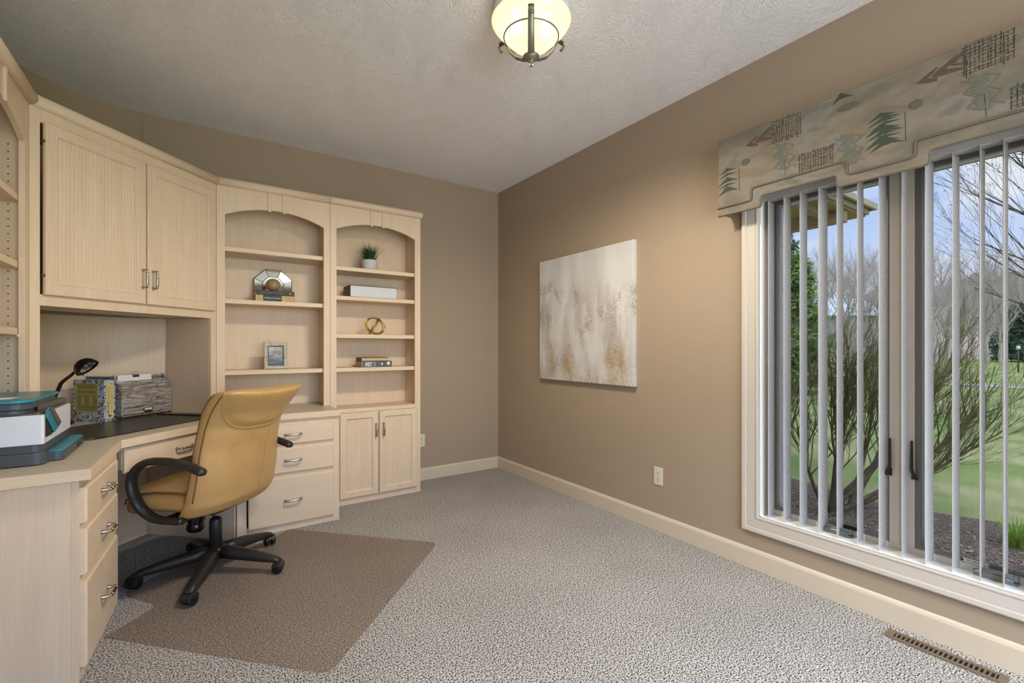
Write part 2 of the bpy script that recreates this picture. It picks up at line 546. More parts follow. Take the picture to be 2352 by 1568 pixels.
# weathered barnwood of the desk organiser
m = NM('weathered_wood', (.2, .15, .12, 1), .75, spec=.15)
v = m.coord((7, 7, 55))
a = m.noise(v, 1.1, 4, .7, 1.2); b3 = m.noise(m.coord((50, 50, 320)), 1.0, 3, .7)
c = m.ramp(a, [(.28, (.070, .062, .055)), (.36, (.22, .14, .085)), (.44, (.30, .21, .14)), (.50, (.33, .31, .285)), (.62, (.52, .50, .47))])
c = m.mix(.6, c, m.ramp(b3, [(.38, W3(.35)), (.62, W3(1.15))]), 'MULTIPLY')
m.col(c); m.bump(b3, .4, .002)
MAT['barn'] = m.m

# jacket with a pattern of small fish
m = NM('fish_pattern_jacket', (.4, .45, .55, 1), .4)
v = m.coord((1, 1, 1))
a = m.noise(m.coord((48, 48, 85)), 1.0, 2, .5, .4)
hue = m.noise(v, 30, 1)
c = m.ramp(a, [(.36, (.040, .045, .04)), (.43, (.12, .13, .09)), (.46, (.38, .44, .56)), (.8, (.52, .58, .68))])
c = m.mix(m.ramp(hue, [(.5, W3(0)), (.6, W3(.35))]), c, (.16, .10, .05, 1))
m.col(c)
MAT['jacket'] = m.m
MAT['olive_panel'] = plain('olive_panel', (.37, .34, .10, 1), .45)
MAT['yellow_panel'] = plain('yellow_panel', (.62, .56, .24, 1), .45)

m = NM('small_spine_picture', (.4, .3, .25, 1), .5)
m.col(m.ramp(m.noise(m.coord((40, 40, 70)), 1.0, 3, .6, .6), [(.35, (.16, .10, .06)), (.48, (.30, .36, .33)), (.60, (.62, .50, .42)), (.75, (.45, .20, .14))]))
MAT['picture'] = m.m
# sepia photograph of a wave
m = NM('grey_sea_print', (.3, .3, .3, 1), .3)
tcx = m.n('ShaderNodeTexCoord'); sp = m.n('ShaderNodeSeparateXYZ'); m.l(tcx.outputs['Object'], sp.inputs[0])
zz = m.math('DIVIDE', sp.outputs['Z'], .19)
a = m.noise(m.coord((14, 14, 42)), 1.0, 5, .6, .8)
k = m.math('ADD', m.math('MULTIPLY', m.math('SUBTRACT', zz, .62), .8), a)
c = m.ramp(k, [(.18, (.05, .055, .06)), (.40, (.22, .22, .21)), (.55, (.36, .34, .30)), (.75, (.60, .57, .50))])
m.col(c)
MAT['photo'] = m.m
m = NM('carved_whitewash', (.5, .45, .36, 1), .7)
n = m.noise(m.coord((60, 60, 60)), 1.0, 4, .7)
m.col(m.ramp(n, [(.32, (.14, .10, .06)), (.45, (.48, .42, .32)), (.7, (.60, .55, .45))]))
m.bump(n, .6, .003)
MAT['whitewash'] = m.m

def leaf(name, c1, c2, sc=6, rough=.55, trans=.25):
    m = NM(name, c1, rough, spec=.2)
    c = m.ramp(m.noise(m.coord(), sc, 2), [(.3, c1), (.7, c2)])
    m.col(c)
    tl = m.n('ShaderNodeBsdfTranslucent'); m.l(c, tl.inputs[0])
    ms = m.n('ShaderNodeMixShader'); ms.inputs[0].default_value = trans
    m.l(m.b.outputs[0], ms.inputs[1]); m.l(tl.outputs[0], ms.inputs[2]); m.l(ms.outputs[0], m.out.inputs[0])
    return m.m
MAT['blade'] = leaf('faux_grass_blade', (.020, .060, .016, 1), (.055, .125, .040, 1), 30)
MAT['lily'] = leaf('lily_leaf', (.20, .36, .04, 1), (.34, .50, .09, 1), 9)
MAT['ever'] = leaf('evergreen_needles', (.10, .19, .045, 1), (.27, .38, .11, 1), 2)
MAT['ever_dark'] = leaf('dark_evergreen_needles', (.06, .11, .055, 1), (.12, .18, .09, 1), 2)
MAT['gold_shrub'] = leaf('golden_shrub_leaf', (.16, .22, .02, 1), (.42, .46, .05, 1), 5)
MAT['grassblade'] = leaf('lawn_blade', (.15, .24, .05, 1), (.27, .33, .10, 1), 3)
MAT['bud'] = plain('red_bud', (.26, .11, .07, 1), .7)

m = NM('shrub_bark', (.09, .07, .05, 1), .9, spec=.1)
n = m.noise(m.coord((10, 10, 30)), 2, 3)
m.col(m.ramp(n, [(.3, (.085, .066, .048)), (.7, (.21, .165, .115))]))
MAT['bark'] = m.m
m = NM('green_twig', (.1, .1, .05, 1), .8, spec=.1)
n = m.noise(m.coord(), 9, 2)
m.col(m.ramp(n, [(.3, (.11, .11, .045)), (.7, (.26, .225, .11))]))
MAT['twig'] = m.m
m = NM('grey_bark', (.2, .17, .15, 1), .9, spec=.1)
n = m.noise(m.coord((3, 3, 8)), 2, 3)
m.col(m.ramp(n, [(.3, (.36, .31, .255)), (.7, (.54, .47, .395))]))
MAT['treebark'] = m.m
m = NM('lawn_turf', (.2, .3, .06, 1), .95, spec=.05)
v = m.coord()
a = m.noise(v, .9, 4, .6); f = m.noise(v, 55, 4, .75)
c = m.ramp(a, [(.35, (.18, .27, .07)), (.50, (.29, .345, .115)), (.64, (.45, .425, .21))])
c = m.mix(.5, c, m.ramp(f, [(.3, W3(.45)), (.7, W3(1.1))]), 'MULTIPLY')
m.col(c); m.bump(f, .6, .03)
MAT['lawn'] = m.m
m = NM('bark_mulch', (.1, .07, .05, 1), .95, spec=.05)
v = m.coord()
a = m.noise(v, 60, 4, .7, .6); f = m.noise(v, 2.5, 2)
c = m.ramp(a, [(.32, (.075, .054, .040)), (.48, (.23, .17, .125)), (.60, (.38, .30, .235)), (.75, (.52, .45, .37))])
m.col(c); m.bump(a, 1.0, .03)
MAT['mulch'] = m.m
m = NM('brushy_hill', (.3, .27, .22, 1), 1.0, spec=0.0)
v = m.coord((1, 1, 1))
a = m.noise(v, .10, 4, .6); f = m.noise(m.coord((1.6, 1.6, .45)), 1.4, 4, .75)
c = m.ramp(a, [(.35, (.52, .42, .335)), (.6, (.62, .51, .41))])
c = m.mix(.55, c, m.ramp(f, [(.32, W3(.5)), (.68, W3(1.15))]), 'MULTIPLY')
m.col(c); m.bump(f, 1.0, .8)
MAT['hill'] = m.m
MAT['path'] = plain('pale_path', (.36, .345, .32, 1), .8)
MAT['soffit'] = wood('tan_soffit', (.42, .30, .18, 1), (.36, .255, .15, 1), 'x', .7)
MAT['fascia'] = plain('fascia_paint', (.46, .37, .255, 1), .6)
MAT['shingle'] = plain('roof_shingle', (.10, .085, .07, 1), .9)
MAT['pale_roof'] = plain('pale_blue_roof', (.55, .62, .68, 1), .7)
MAT['pale_wall'] = plain('pale_siding', (.36, .33, .29, 1), .7)
MAT['post'] = plain('dark_green_post', (.04, .055, .045, 1), .5)
MAT['exterior'] = plain('exterior_siding', (.42, .35, .26, 1), .7)

# ================================================================== the room
XL, XR, YB, YF, ZC = -0.885, 2.437, 3.798, -1.35, 2.686
WY0, WY1, WZ0, WZ1 = 0.13, 1.26, 0.282, 1.985          # window opening
WT = 0.165

mb = MB(); mb.box(XL - .15, YF - .15, -.12, XR + .02, YB + .15, 0)
struct(mb.build('floor', MAT['carpet']))
mb = MB(); mb.box(XL - .15, YF - .15, ZC, XR + WT, YB + .15, ZC + .12)
struct(mb.build('ceiling', MAT['ceiling']))
mb = MB()
mb.box(XR, WY1, 0, XR + WT, YB + .15, ZC)
mb.box(XR, YF, 0, XR + WT, WY0, ZC)
mb.box(XR, WY0, 0, XR + WT, WY1, WZ0 - .002)
mb.box(XR, WY0, WZ1 + .002, XR + WT, WY1, ZC)
struct(mb.build('wall_right', MAT['wall']))
mb = MB(); mb.box(-.285, YB, 0, XR, YB + .12, ZC)
struct(mb.build('wall_back', MAT['wall']))
# left wall with the rounded corner
R, cx, cy = .60, -.285, YB - .60
inner = [(XL, YF)] + [(cx - R * cos(a * pi / 48), cy + R * sin(a * pi / 48)) for a in range(25)]
outer = [(XL - .12, YF)] + [(cx - (R + .12) * cos(a * pi / 48), cy + (R + .12) * sin(a * pi / 48)) for a in range(25)]
mb = MB()
n = len(inner)
vs = [(x, y, z) for z in (0, ZC) for x, y in inner] + [(x, y, z) for z in (0, ZC) for x, y in outer]
fs = [(i, i + 1, n + i + 1, n + i) for i in range(n - 1)] + [(2 * n + i, 3 * n + i, 3 * n + i + 1, 2 * n + i + 1) for i in range(n - 1)]
fs += [(0, n, 3 * n, 2 * n), (n - 1, 3 * n - 1, 4 * n - 1, 2 * n - 1)]
mb.add(vs, fs, False)
o = mb.build('wall_left', MAT['wall'])
for p in o.data.polygons: p.use_smooth = len(p.vertices) == 4 and abs(p.normal.x) < .9999 or False
struct(o)
VX0, VX1, VZ0, VZ1 = -.35, 2.05, .45, 2.30            # unseen window added behind the camera to fill the room with daylight
mb = MB()
mb.box(XL - .12, YF - .15, 0, VX0, YF, ZC); mb.box(VX1, YF - .15, 0, XR + WT, YF, ZC)
mb.box(VX0, YF - .15, 0, VX1, YF, VZ0); mb.box(VX0, YF - .15, VZ1, VX1, YF, ZC)
struct(mb.build('wall_front', MAT['wall']))
fill_win = bpy.data.objects.new('added_fill_window', None); COL.objects.link(fill_win)
fill_win.location = ((VX0 + VX1) / 2, YF, VZ0); ROOT['added_fill_window'] = Matrix.Translation(fill_win.location)
struct(fill_win)
mb = MB()
mb.frame((VX0, YF, VZ0), (1, 0, 0), (0, 0, 1), (0, 1, 0), VX1 - VX0, VZ1 - VZ0, [(-.05, -.06), (-.05, -.02), (0, -.02), (0, .014), (.086, .02), (.086, 0), (0, 0), (0, -.06)])
for k in (1, 2):
    x = VX0 + (VX1 - VX0) * k / 3
    mb.box(x - .03, YF - .06, VZ0, x + .03, YF - .02, VZ1)
mb.build('window_frame', MAT['casing'], fill_win, bevel=.001)
mb = MB(); mb.box(VX0, YF - .045, VZ0, VX1, YF - .040, VZ1)
mb.build('pane', MAT['glass_clear'], fill_win)
for nm_, loc_, rot_, sx__, sy__ in (('portal', (XR + WT + .02, .695, 1.13), (0, radians(90), 0), 1.75, 1.16), ('portal', (.85, YF - .16, 1.375), (radians(90), 0, 0), 2.45, 1.9)):
    al = bpy.data.lights.new(nm_, 'AREA'); al.shape = 'RECTANGLE'; al.size = sx__; al.size_y = sy__
    al.cycles.is_portal = True
    ao = bpy.data.objects.new(nm_, al); COL.objects.link(ao); ao.location = loc_; ao.rotation_euler = rot_

# baseboards with an eased top
def base_prof(): return [(0, 0), (.014, 0), (.014, .088), (.010, .098), (.004, .105), (0, .106)]
mb = MB(); mb.prism([(XR - d, z) for d, z in base_prof()], 'y', YF, YB - .0)
struct(mb.build('baseboard_right', MAT['trim'], bevel=.001))
mb = MB(); mb.prism([(YB - d, z) for d, z in base_prof()], 'x', 1.503, XR - .0145)
struct(mb.build('baseboard_back', MAT['trim'], bevel=.001))

# window casing
mb = MB()
mb.frame((XR, WY0, WZ0), (0, 1, 0), (0, 0, 1), (-1, 0, 0), WY1 - WY0, WZ1 - WZ0,
         [(0, 0), (0, .013), (.004, .016), (.010, .016), (.013, .0125), (.052, .015), (.060, .015), (.064, .020), (.080, .022), (.086, .018), (.086, 0)])
struct(mb.build('trim_1', MAT['casing'], bevel=.0006))

# window
win = bpy.data.objects.new('window_1', None); COL.objects.link(win)
win.location = (XR + .1, .695, WZ0); ROOT['window_1'] = Matrix.Translation(win.location)
struct(win)
X0, X1 = XR + .093, XR + WT
mb = MB()      # painted jamb lining and bright sill
mb.box(XR + .001, WY0, WZ0, X0, WY1, WZ0 + .004)
mb.box(XR + .001, WY1 - .010, WZ0, X0, WY1, WZ1); mb.box(XR + .001, WY0, WZ0, X0, WY0 + .010, WZ1)
mb.box(XR + .001, WY0, WZ1 - .010, X0, WY1, WZ1)
mb.build('window_sill', MAT['sill'], win, bevel=.001)
mb = MB()      # fixed frame and mullion
mb.box(X0, WY0, WZ0, X1, WY1, WZ0 + .030); mb.box(X0, WY0, WZ1 - .04, X1, WY1, WZ1)
mb.box(X0, WY1 - .022, WZ0 + .03, X1, WY1, WZ1 - .04); mb.box(X0, WY0, WZ0 + .03, X1, WY0 + .022, WZ1 - .04)
mb.box(X0 - .002, .648, WZ0 + .03, X1, .736, WZ1 - .04)
mb.box(X0 - .010, .668, WZ0 + .03, X0, .690, WZ1 - .04); mb.box(X0 - .006, .700, WZ0 + .03, X0, .706, WZ1 - .04)
mb.build('window_frame', MAT['vinyl'], win, bevel=.0015)
for y0, y1 in ((.736, WY1 - .022), (WY0 + .022, .648)):
    z0, z1 = WZ0 + .030, WZ1 - .04
    g = MB()
    g.frame((X0 + .010, y0 + .019, z0 + .022), (0, 1, 0), (0, 0, 1), (-1, 0, 0), y1 - y0 - .038, z1 - z0 - .044, [(0, 0), (0, .008), (.019, .008), (.019, 0)])
    sc = g.build('screen_frame', MAT['gasket'], win, bevel=.001)
    g = MB()
    g.frame((X0 + .055, y0 + .030, z0 + .006), (0, 1, 0), (0, 0, 1), (-1, 0, 0), y1 - y0 - .060, z1 - z0 - .036, [(0, 0), (0, .022), (.006, .028), (.028, .028), (.028, 0)])
    g.build('sash', MAT['white_sash'], win, bevel=.001)
    g = MB(); g.box(X0 + .038, y0 + .029, z0 + .005, X0 + .044, y1 - .029, z1 - .029)
    g.build('pane', MAT['glass'], win)
    # folding crank at the middle of the sash
    ym = .93 if y0 > .5 else .405
    g = MB()
    g.tube([(X0 - .020, ym + .06, WZ0 + .014), (X0 - .022, ym + .02, WZ0 + .016), (X0 - .022, ym - .05, WZ0 + .016)], [.011, .014, .013], 10)
    g.box(X0 - .034, ym - .060, WZ0 + .004, X0, ym + .055, WZ0 + .014)
    g.tube([(X0 - .024, ym + .035, WZ0 + .030), (X0 - .028, ym - .015, WZ0 + .033), (X0 - .026, ym - .055, WZ0 + .030)], [.007, .005, .005], 8)
    g.tube([(X0 - .026, ym - .055, WZ0 + .020), (X0 - .026, ym - .055, WZ0 + .042)], .008, 10)
    g.build('crank', MAT['grey_metal'], win, bevel=.001)
for yy, dy in ((.730, .012), (.655, -.010)):
    g = MB()
    x = X0 - .010
    g.box(x + .003, yy - .004, .606, x + .010, yy + .004, .640)
    g.tube([(x - .006, yy, .772), (x - .007, yy, .70), (x - .008, yy, .655), (x - .006, yy + dy * .3, .635), (x, yy + dy, .618), (x + .004, yy + dy * 1.3, .610)],
           [.0045, .0055, .006, .0065, .008, .007], 8)
    g.build('lock_lever', MAT['lever'], win)
g = MB(); g.box(X0 + .0005, .425, WZ0 + .033, X0 + .0018, .500, WZ0 + .049)
wl = g.build('warning_label', MAT['white_print'], win)
text('label_lettering', '\u25B2 WARNING', .0125, MAT['black'], wl, basis((X0 + .0003, .466, WZ0 + .041), (0, -1, 0), (0, 0, 1), (-1, 0, 0)), 1.1)
g = MB(); g.box(X0 + .0005, .835, WZ0 + .033, X0 + .0018, .935, WZ0 + .050)
g.build('safety_label', MAT['black_plastic'], win)

# ================================================================== vertical blind
bl = thing('vertical_blind', 'pale grey fabric vertical blind with turned slats in the window recess', 'window blind', (XR + .04, .695, WZ0))
mb = MB(); mb.box(XR + .012, WY0 + .012, 1.935, XR + .058, WY1 - .012, 1.972)
mb.build('headrail', MAT['headrail'], bl, bevel=.002)
random.seed(5)
SL = [1.218, 1.142, 1.066, .983, .907, .826, .747, .668, .593, .512, .433, .371, .297, .228, .165]
for i, y in enumerate(SL):
    g = MB()
    th = random.uniform(-.07, .07) + (.10 if i == 0 else 0)
    x0 = XR + .003 + random.uniform(0, .006)
    cols = []
    for k in range(9):
        t = k / 8
        px, py = x0 + .083 * t * cos(th), y + .083 * t * sin(th) + .0075 * sin(t * pi)
        cols.append((px, py))
    vs, fs = [], []
    for z in (WZ0 + .006, 1.936):
        for off in (.0009, -.0009):
            vs += [(a, b + off, z) for a, b in cols]
    for k in range(8):
        fs += [(k, k + 1, 18 + k + 1, 18 + k), (9 + k, 27 + k, 27 + k + 1, 9 + k + 1), (k, 9 + k, 9 + k + 1, k + 1), (18 + k, 18 + k + 1, 27 + k + 1, 27 + k)]
    fs += [(0, 18, 27, 9), (8, 17, 35, 26)]
    g.add(vs, fs, False)
    g.build('slat', MAT['blind'], bl)

# ================================================================== upholstered valance
val = thing('valance', 'tapestry covered stepped valance with woven conifer motifs above the window', 'valance', (XR, .705, 1.87))
VX = 2.310
def rounded(pts, r=.016, n=5):
    out = []
    for i, p in enumerate(pts):
        if i in (0, len(pts) - 1): out.append(p); continue
        a, b, c = Vector(pts[i - 1]), Vector(p), Vector(pts[i + 1])
        u, w = (a - b).normalized(), (c - b).normalized()
        rr = min(r, (a - b).length * .45, (c - b).length * .45)
        P0, P2 = b + u * rr, b + w * rr
        for k in range(n + 1):
            t = k / n
            q = P0 * (1 - t) ** 2 + b * 2 * t * (1 - t) + P2 * t ** 2
            out.append((q.x, q.y))
    return out
def steps(lo, hi, e):      # symmetric stepped line from the left end (y = 1.415) to the right end
    h = [(1.415, lo), (1.213 + e, lo), (1.213 + e, hi), (.838 - e, hi), (.838 - e, lo)]
    return h + [(1.41 - y, z) for y, z in h[::-1]]
low = rounded(steps(1.873, 1.927, -.022))
wel = rounded(steps(1.914, 1.976, .020))
mb = MB()
mb.prism(wel + [(-.005, 2.276), (1.415, 2.276)], 'x', VX, VX + .030)
mb.box(VX + .02, 1.396, 1.885, XR - .001, 1.4155, 2.276)
mb.box(VX + .02, -.005, 1.885, XR - .001, .014, 2.276)
mb.box(VX + .02, -.004, 2.256, XR - .001, 1.414, 2.2765)
face = mb.build('face_panel', [MAT['fabric']], val, bevel=.006, seg=3)
mb = MB()
mb.prism(low + wel[::-1], 'x', VX + .003, VX + .028)
mb.build('lower_band', MAT['fabric'], val, bevel=.004, seg=2)
mb = MB()
mb.tube([(VX - .001, y, z) for y, z in wel], .0042, 8)
mb.tube([(VX + .028, 1.4155, 1.914), (XR - .002, 1.4155, 1.900)], .0042, 8)
mb.build('welt_cord', MAT['fab_welt'], val)
mb = MB(); mb.tube([(VX + .006, y, z) for y, z in low], .0038, 8)
mb.build('hem_cord', MAT['fab_welt'], val)
# woven motifs, sewn into the face
mo = MB()
random.seed(11)
XM = VX - .0012
def poly(pts, m):
    mo.m = m
    mo.add([(XM - random.uniform(0, .0006), y, z) for y, z in pts], [tuple(range(len(pts)))], False)
def ln(p, q, w, m):
    d = Vector((q[0] - p[0], q[1] - p[1])); nn_ = Vector((-d.y, d.x)).normalized() * w * .5
    poly([(p[0] + nn_.x, p[1] + nn_.y), (q[0] + nn_.x, q[1] + nn_.y), (q[0] - nn_.x, q[1] - nn_.y), (p[0] - nn_.x, p[1] - nn_.y)], m)
TOP, = (2.272,)
def conifer(y0, z0, w=.112, clip=None):
    for k, zz in enumerate((0, .037, .052, .090, .110)):
        zb = z0 + zz
        if clip and zb + .02 > clip: break
        h = (.045, .020, .040, .022, .028)[k]
        q = (.0, .004, .0, .006, .010)[k]
        poly([(y0 - q, zb - .004), (y0 - w * .50, zb + h * .40), (y0 - w * .46, zb + h * .95)], 0)
        poly([(y0 - w + q, zb + .008), (y0 - w * .42, zb + h * .95), (y0 - w * .52, zb + h * .38)], 0)
        if k % 2 == 0: poly([(y0 - w * .30, zb + h * .30), (y0 - w * .62, zb + h * .28), (y0 - w * .47, zb + h * .9)], 0)
def arrow(y, z, s=1.0):
    poly([(y, z), (y - .055 * s, z + .034), (y - .066 * s, z + .032), (y - .03 * s, z + .004)], 1)
    poly([(y, z), (y - .03 * s, z + .004), (y - .060 * s, z - .004), (y - .062 * s, z - .018), (y - .03 * s, z - .012)], 1)
    poly([(y - .045 * s, z + .008), (y - .112 * s, z + .052), (y - .120 * s, z + .050), (y - .085 * s, z + .014)], 1)
    poly([(y - .045 * s, z + .008), (y - .085 * s, z + .014), (y - .128 * s, z + .002), (y - .130 * s, z - .008), (y - .06 * s, z - .004)], 1)
    poly([(y - .095 * s, z + .024), (y - .135 * s, z + .056), (y - .142 * s, z + .054), (y - .112 * s, z + .026)], 1)
    poly([(y - .095 * s, z + .022), (y - .115 * s, z + .022), (y - .145 * s, z + .014), (y - .145 * s, z + .002)], 1)
def grid(y1, y0, z0, z1, nv=13, nh=9):
    for i in range(nv):
        y = y1 + (y0 - y1) * (i + .5 + random.uniform(-.25, .25)) / nv
        z = z0 - random.uniform(-.01, .008)
        while z < z1:
            e = min(z + random.uniform(.006, .05), z1 + random.uniform(-.004, .008))
            e = min(e, TOP)
            if e > z: ln((y, z), (y + random.uniform(-.001, .001), e), random.uniform(.0010, .0021), 2)
            z = e + random.uniform(.002, .008)
    for i in range(nh):
        z = z0 + (z1 - z0) * (i + .5 + random.uniform(-.2, .2)) / nh
        y = y1
        while y > y0:
            e = max(y - random.uniform(.006, .05), y0 - random.uniform(-.004, .008))
            ln((y, z), (e, z + random.uniform(-.001, .001)), random.uniform(.0010, .0020), 2)
            y = e - random.uniform(.002, .008)
def squiggle(y, z, m=3):
    P = [(y, z), (y - .045, z - .022), (y - .012, z - .05), (y - .05, z - .075), (y - .02, z - .105), (y - .055, z - .125)]
    for dy, w_ in ((0, .020), (.026, .006), (-.034, .005)):
        for a, b in zip(P, P[1:]):
            ln((a[0] + dy, a[1]), (b[0] + dy, b[1]), w_, m)
def blob(y, z, ry, rz, m):
    poly([(y + ry * cos(k * pi / 8) * random.uniform(.75, 1.1), z + rz * sin(k * pi / 8) * random.uniform(.75, 1.1)) for k in range(16)], m)
for k in range(3):
    d = -.675 * k
    def ok(y): return 0.0 < y < 1.41
    if ok(1.414 + d - .11): conifer(1.412 + d, 1.981)
    if ok(.757 + d + .675 - .11) and k > 5: pass
    if ok(1.26 + d - .14): arrow(1.262 + d, 2.196)
    if ok(1.0 + d): grid(1.135 + d, 1.0 + d, 2.156, 2.268)
    if ok(.865 + d): grid(1.012 + d, .868 + d, 1.985, 2.066); 
    if ok(1.02 + d): squiggle(1.112 + d, 2.145)
    if ok(.77 + d): squiggle(.842 + d, 2.085)
    if ok(.80 + d): conifer(.880 + d, 2.236, .085, 2.275)
    if ok(.80 + d): blob(.815 + d, 2.205, .045, .016, 4)
    if ok(1.22 + d): blob(1.262 + d, 2.118, .026, .018, 4)
    if ok(1.30 + d): ln((1.297 + d, 2.10), (1.295 + d, 1.985), .0014, 2)
    if ok(1.06 + d): ln((1.075 + d, 2.07), (1.070 + d, 1.985), .0014, 2)
random.seed(3)
conifer(.755, 1.995, .118)
conifer(.075, 1.995, .07)
for mi_, (nm_, mt_) in enumerate((('conifer_motifs', 'fab_green'), ('arrow_motifs', 'fab_brown'), ('crosshatch_motifs', 'fab_dark'), ('zigzag_motifs', 'fab_sage'), ('patch_motifs', 'fab_mauve'))):
    g = MB()
    for f_, k_ in zip(mo.f, mo.mi):
        if k_ == mi_: g.add([mo.v[i] for i in f_], [tuple(range(len(f_)))], False)
    g.build(nm_, MAT[mt_], face)

# ================================================================== canvas, outlets, floor vent
cv = thing('canvas_painting', 'square abstract canvas in white, taupe and ochre hung on the tan wall', 'painting', (2.400, 2.072, .908))
mb = MB(); mb.box(2.400, 2.072, .908, 2.4365, 3.092, 1.893)
mb.build('stretched_canvas', MAT['canvas'], cv, bevel=.003)

def outlet(label, o, ex, en):
    o, ex, en = Vector(o), Vector(ex), Vector(en)
    t = thing('wall_outlet', label, 'electrical outlet', o)
    M4 = basis(o, ex, (0, 0, 1), en)
    mb = MB(); mb.M = M4
    mb.box(-.034, -.057, -.0004, .034, .057, .006)
    mb.build('cover_plate', MAT['ivory'], t, bevel=.003)
    for dz in (-.0205, .0205):
        mb = MB(); mb.M = M4
        mb.m = 0
        mb.prism([(.0165 * cos(a * pi / 12), dz + min(max(.0175 * sin(a * pi / 12), -.0135), .0135)) for a in range(24)], 'z', .005, .0075)
        mb.m = 1
        for sx_, hh in ((-.0065, .0045), (.0065, .0036)):
            mb.box(sx_ - .0012, dz + .003 - hh, .0073, sx_ + .0012, dz + .003 + hh, .0079)
        mb.prism([(.0025 * cos(a * pi / 6), dz - .0085 + .0025 * sin(a * pi / 6)) for a in range(12)], 'z', .0073, .0079)
        mb.build('receptacle', [MAT['ivory'], MAT['black']], t)
    mb = MB(); mb.M = M4
    mb.prism([(.0022 * cos(a * pi / 6), .0022 * sin(a * pi / 6)) for a in range(12)], 'z', .0055, .0072)
    mb.build('screw', MAT['nickel'], t)
outlet('ivory outlet low on the wall below the canvas painting', (XR, 1.898, .348), (0, -1, 0), (-1, 0, 0))
outlet('ivory outlet on the back wall beside the end of the bookcase', (1.629, YB, .351), (1, 0, 0), (0, -1, 0))

vt = thing('floor_vent', 'brown metal floor register set in the carpet along the window wall', 'vent', (2.335, .516, 0))
mb = MB()
mb.m = 0
mb.box(2.302, .346, .0, 2.368, .369, .008); mb.box(2.302, .662, .0, 2.368, .686, .008)
mb.box(2.302, .369, .0, 2.315, .662, .008); mb.box(2.353, .369, .0, 2.368, .662, .008)
mb.m = 1; mb.box(2.304, .348, .0005, 2.366, .684, .002)
mb.build('grille_frame', [MAT['vent'], MAT['vent_dark']], vt, bevel=.001)
for k in range(21):
    y = .369 + (k + .5) * (.293 / 21)
    g = MB(); g.box(2.315, y - .0022, .002, 2.353, y + .0022, .0072)
    g.build('louvre', MAT['vent'], vt)
g = MB(); g.tube([(2.322, .655, .004), (2.330, .655, .011), (2.345, .652, .011)], .0024, 6)
g.build('damper_lever', MAT['vent'], vt)

# ================================================================== ceiling light
LX, LY = 1.215, 1.625
cl = thing('ceiling_light', 'amber glass bowl ceiling light held in a pewter scrolled cage', 'ceiling light', (LX, LY, ZC))
mb = MB(); mb.lathe([(.02, ZC - .0005), (.150, ZC - .0005), (.166, ZC - .030), (.166, ZC - .042), (.02, ZC - .046)], 40, (LX, LY, 0))
mb.build('ceiling_pan', MAT['white_plastic'], cl)
mb = MB(); mb.smooth = True
outp = [(.171, 2.611), (.175, 2.606), (.169, 2.594), (.152, 2.573), (.133, 2.552), (.114, 2.532), (.088, 2.507), (.055, 2.485), (.004, 2.474)]
inp = [(.004, 2.478), (.053, 2.490), (.085, 2.512), (.111, 2.538), (.130, 2.557), (.149, 2.578), (.165, 2.598), (.170, 2.606)]
mb.lathe(outp + inp, 48, (LX, LY, 0), cap=False)
n0 = 48
mb.add([], [])
mb.build('glass_bowl', MAT['bowl'], cl)
for dx, dy in ((-.062, .028), (.062, -.028)):
    mb = MB(); mb.M = Matrix.Translation((LX + dx, LY + dy, 0))
    mb.lathe([(.004, 2.548), (.018, 2.552), (.027, 2.565), (.028, 2.580), (.020, 2.600), (.013, 2.617), (.013, 2.645)], 20)
    mb.build('bulb', MAT['bulb'], cl)
    pl = bpy.data.lights.new('bulb_light', 'SPOT'); pl.spot_size = radians(180); pl.spot_blend = .72
    pl.energy = BULB_WATTS; pl.color = (1.0, .905, .75); pl.shadow_soft_size = .045
    po = bpy.data.objects.new('bulb_light', pl); COL.objects.link(po)
    po.location = (LX + dx * 1.6, LY + dy * 1.6, 2.398)
mb = MB(); mb.tube([(LX + .120 * cos(a * pi / 24), LY + .120 * sin(a * pi / 24), 2.536) for a in range(48)], .0030, 8, closed=True)
mb.build('cage_ring', MAT['dark_bronze'], cl)
dirc = math.atan2(-LY, -LX)          # the arm towards the camera side
for k in range(3):
    a = dirc + k * 2 * pi / 3
    mb = MB()
    pts = [(.018, 2.448), (.045, 2.452), (.078, 2.470), (.105, 2.500), (.122, 2.535), (.136, 2.556), (.150, 2.566), (.164, 2.561), (.170, 2.547), (.164, 2.534)]
    mb.tube([(LX + r * cos(a), LY + r * sin(a), z) for r, z in pts], [.015, .015, .0145, .014, .0135, .0135, .013, .013, .013, .013], 10,
            up=(cos(a) * .5, sin(a) * .5, -1), flat=.28)
    q = (LX + .162 * cos(a), LY + .162 * sin(a), 2.533)
    tdir = Vector((-sin(a), cos(a), 0)) * .011
    mb.cyl(Vector(q) - tdir, Vector(q) + tdir, .0055, 10)
    mb.build('scroll_arm', MAT['dark_bronze'], cl)
mb = MB(); mb.lathe([(.003, 2.408), (.008, 2.410), (.0105, 2.417), (.008, 2.424), (.009, 2.428), (.020, 2.436), (.034, 2.446), (.036, 2.453), (.026, 2.460), (.006, 2.463)], 28, (LX, LY, 0))
mb.build('finial', MAT['dark_bronze'], cl)

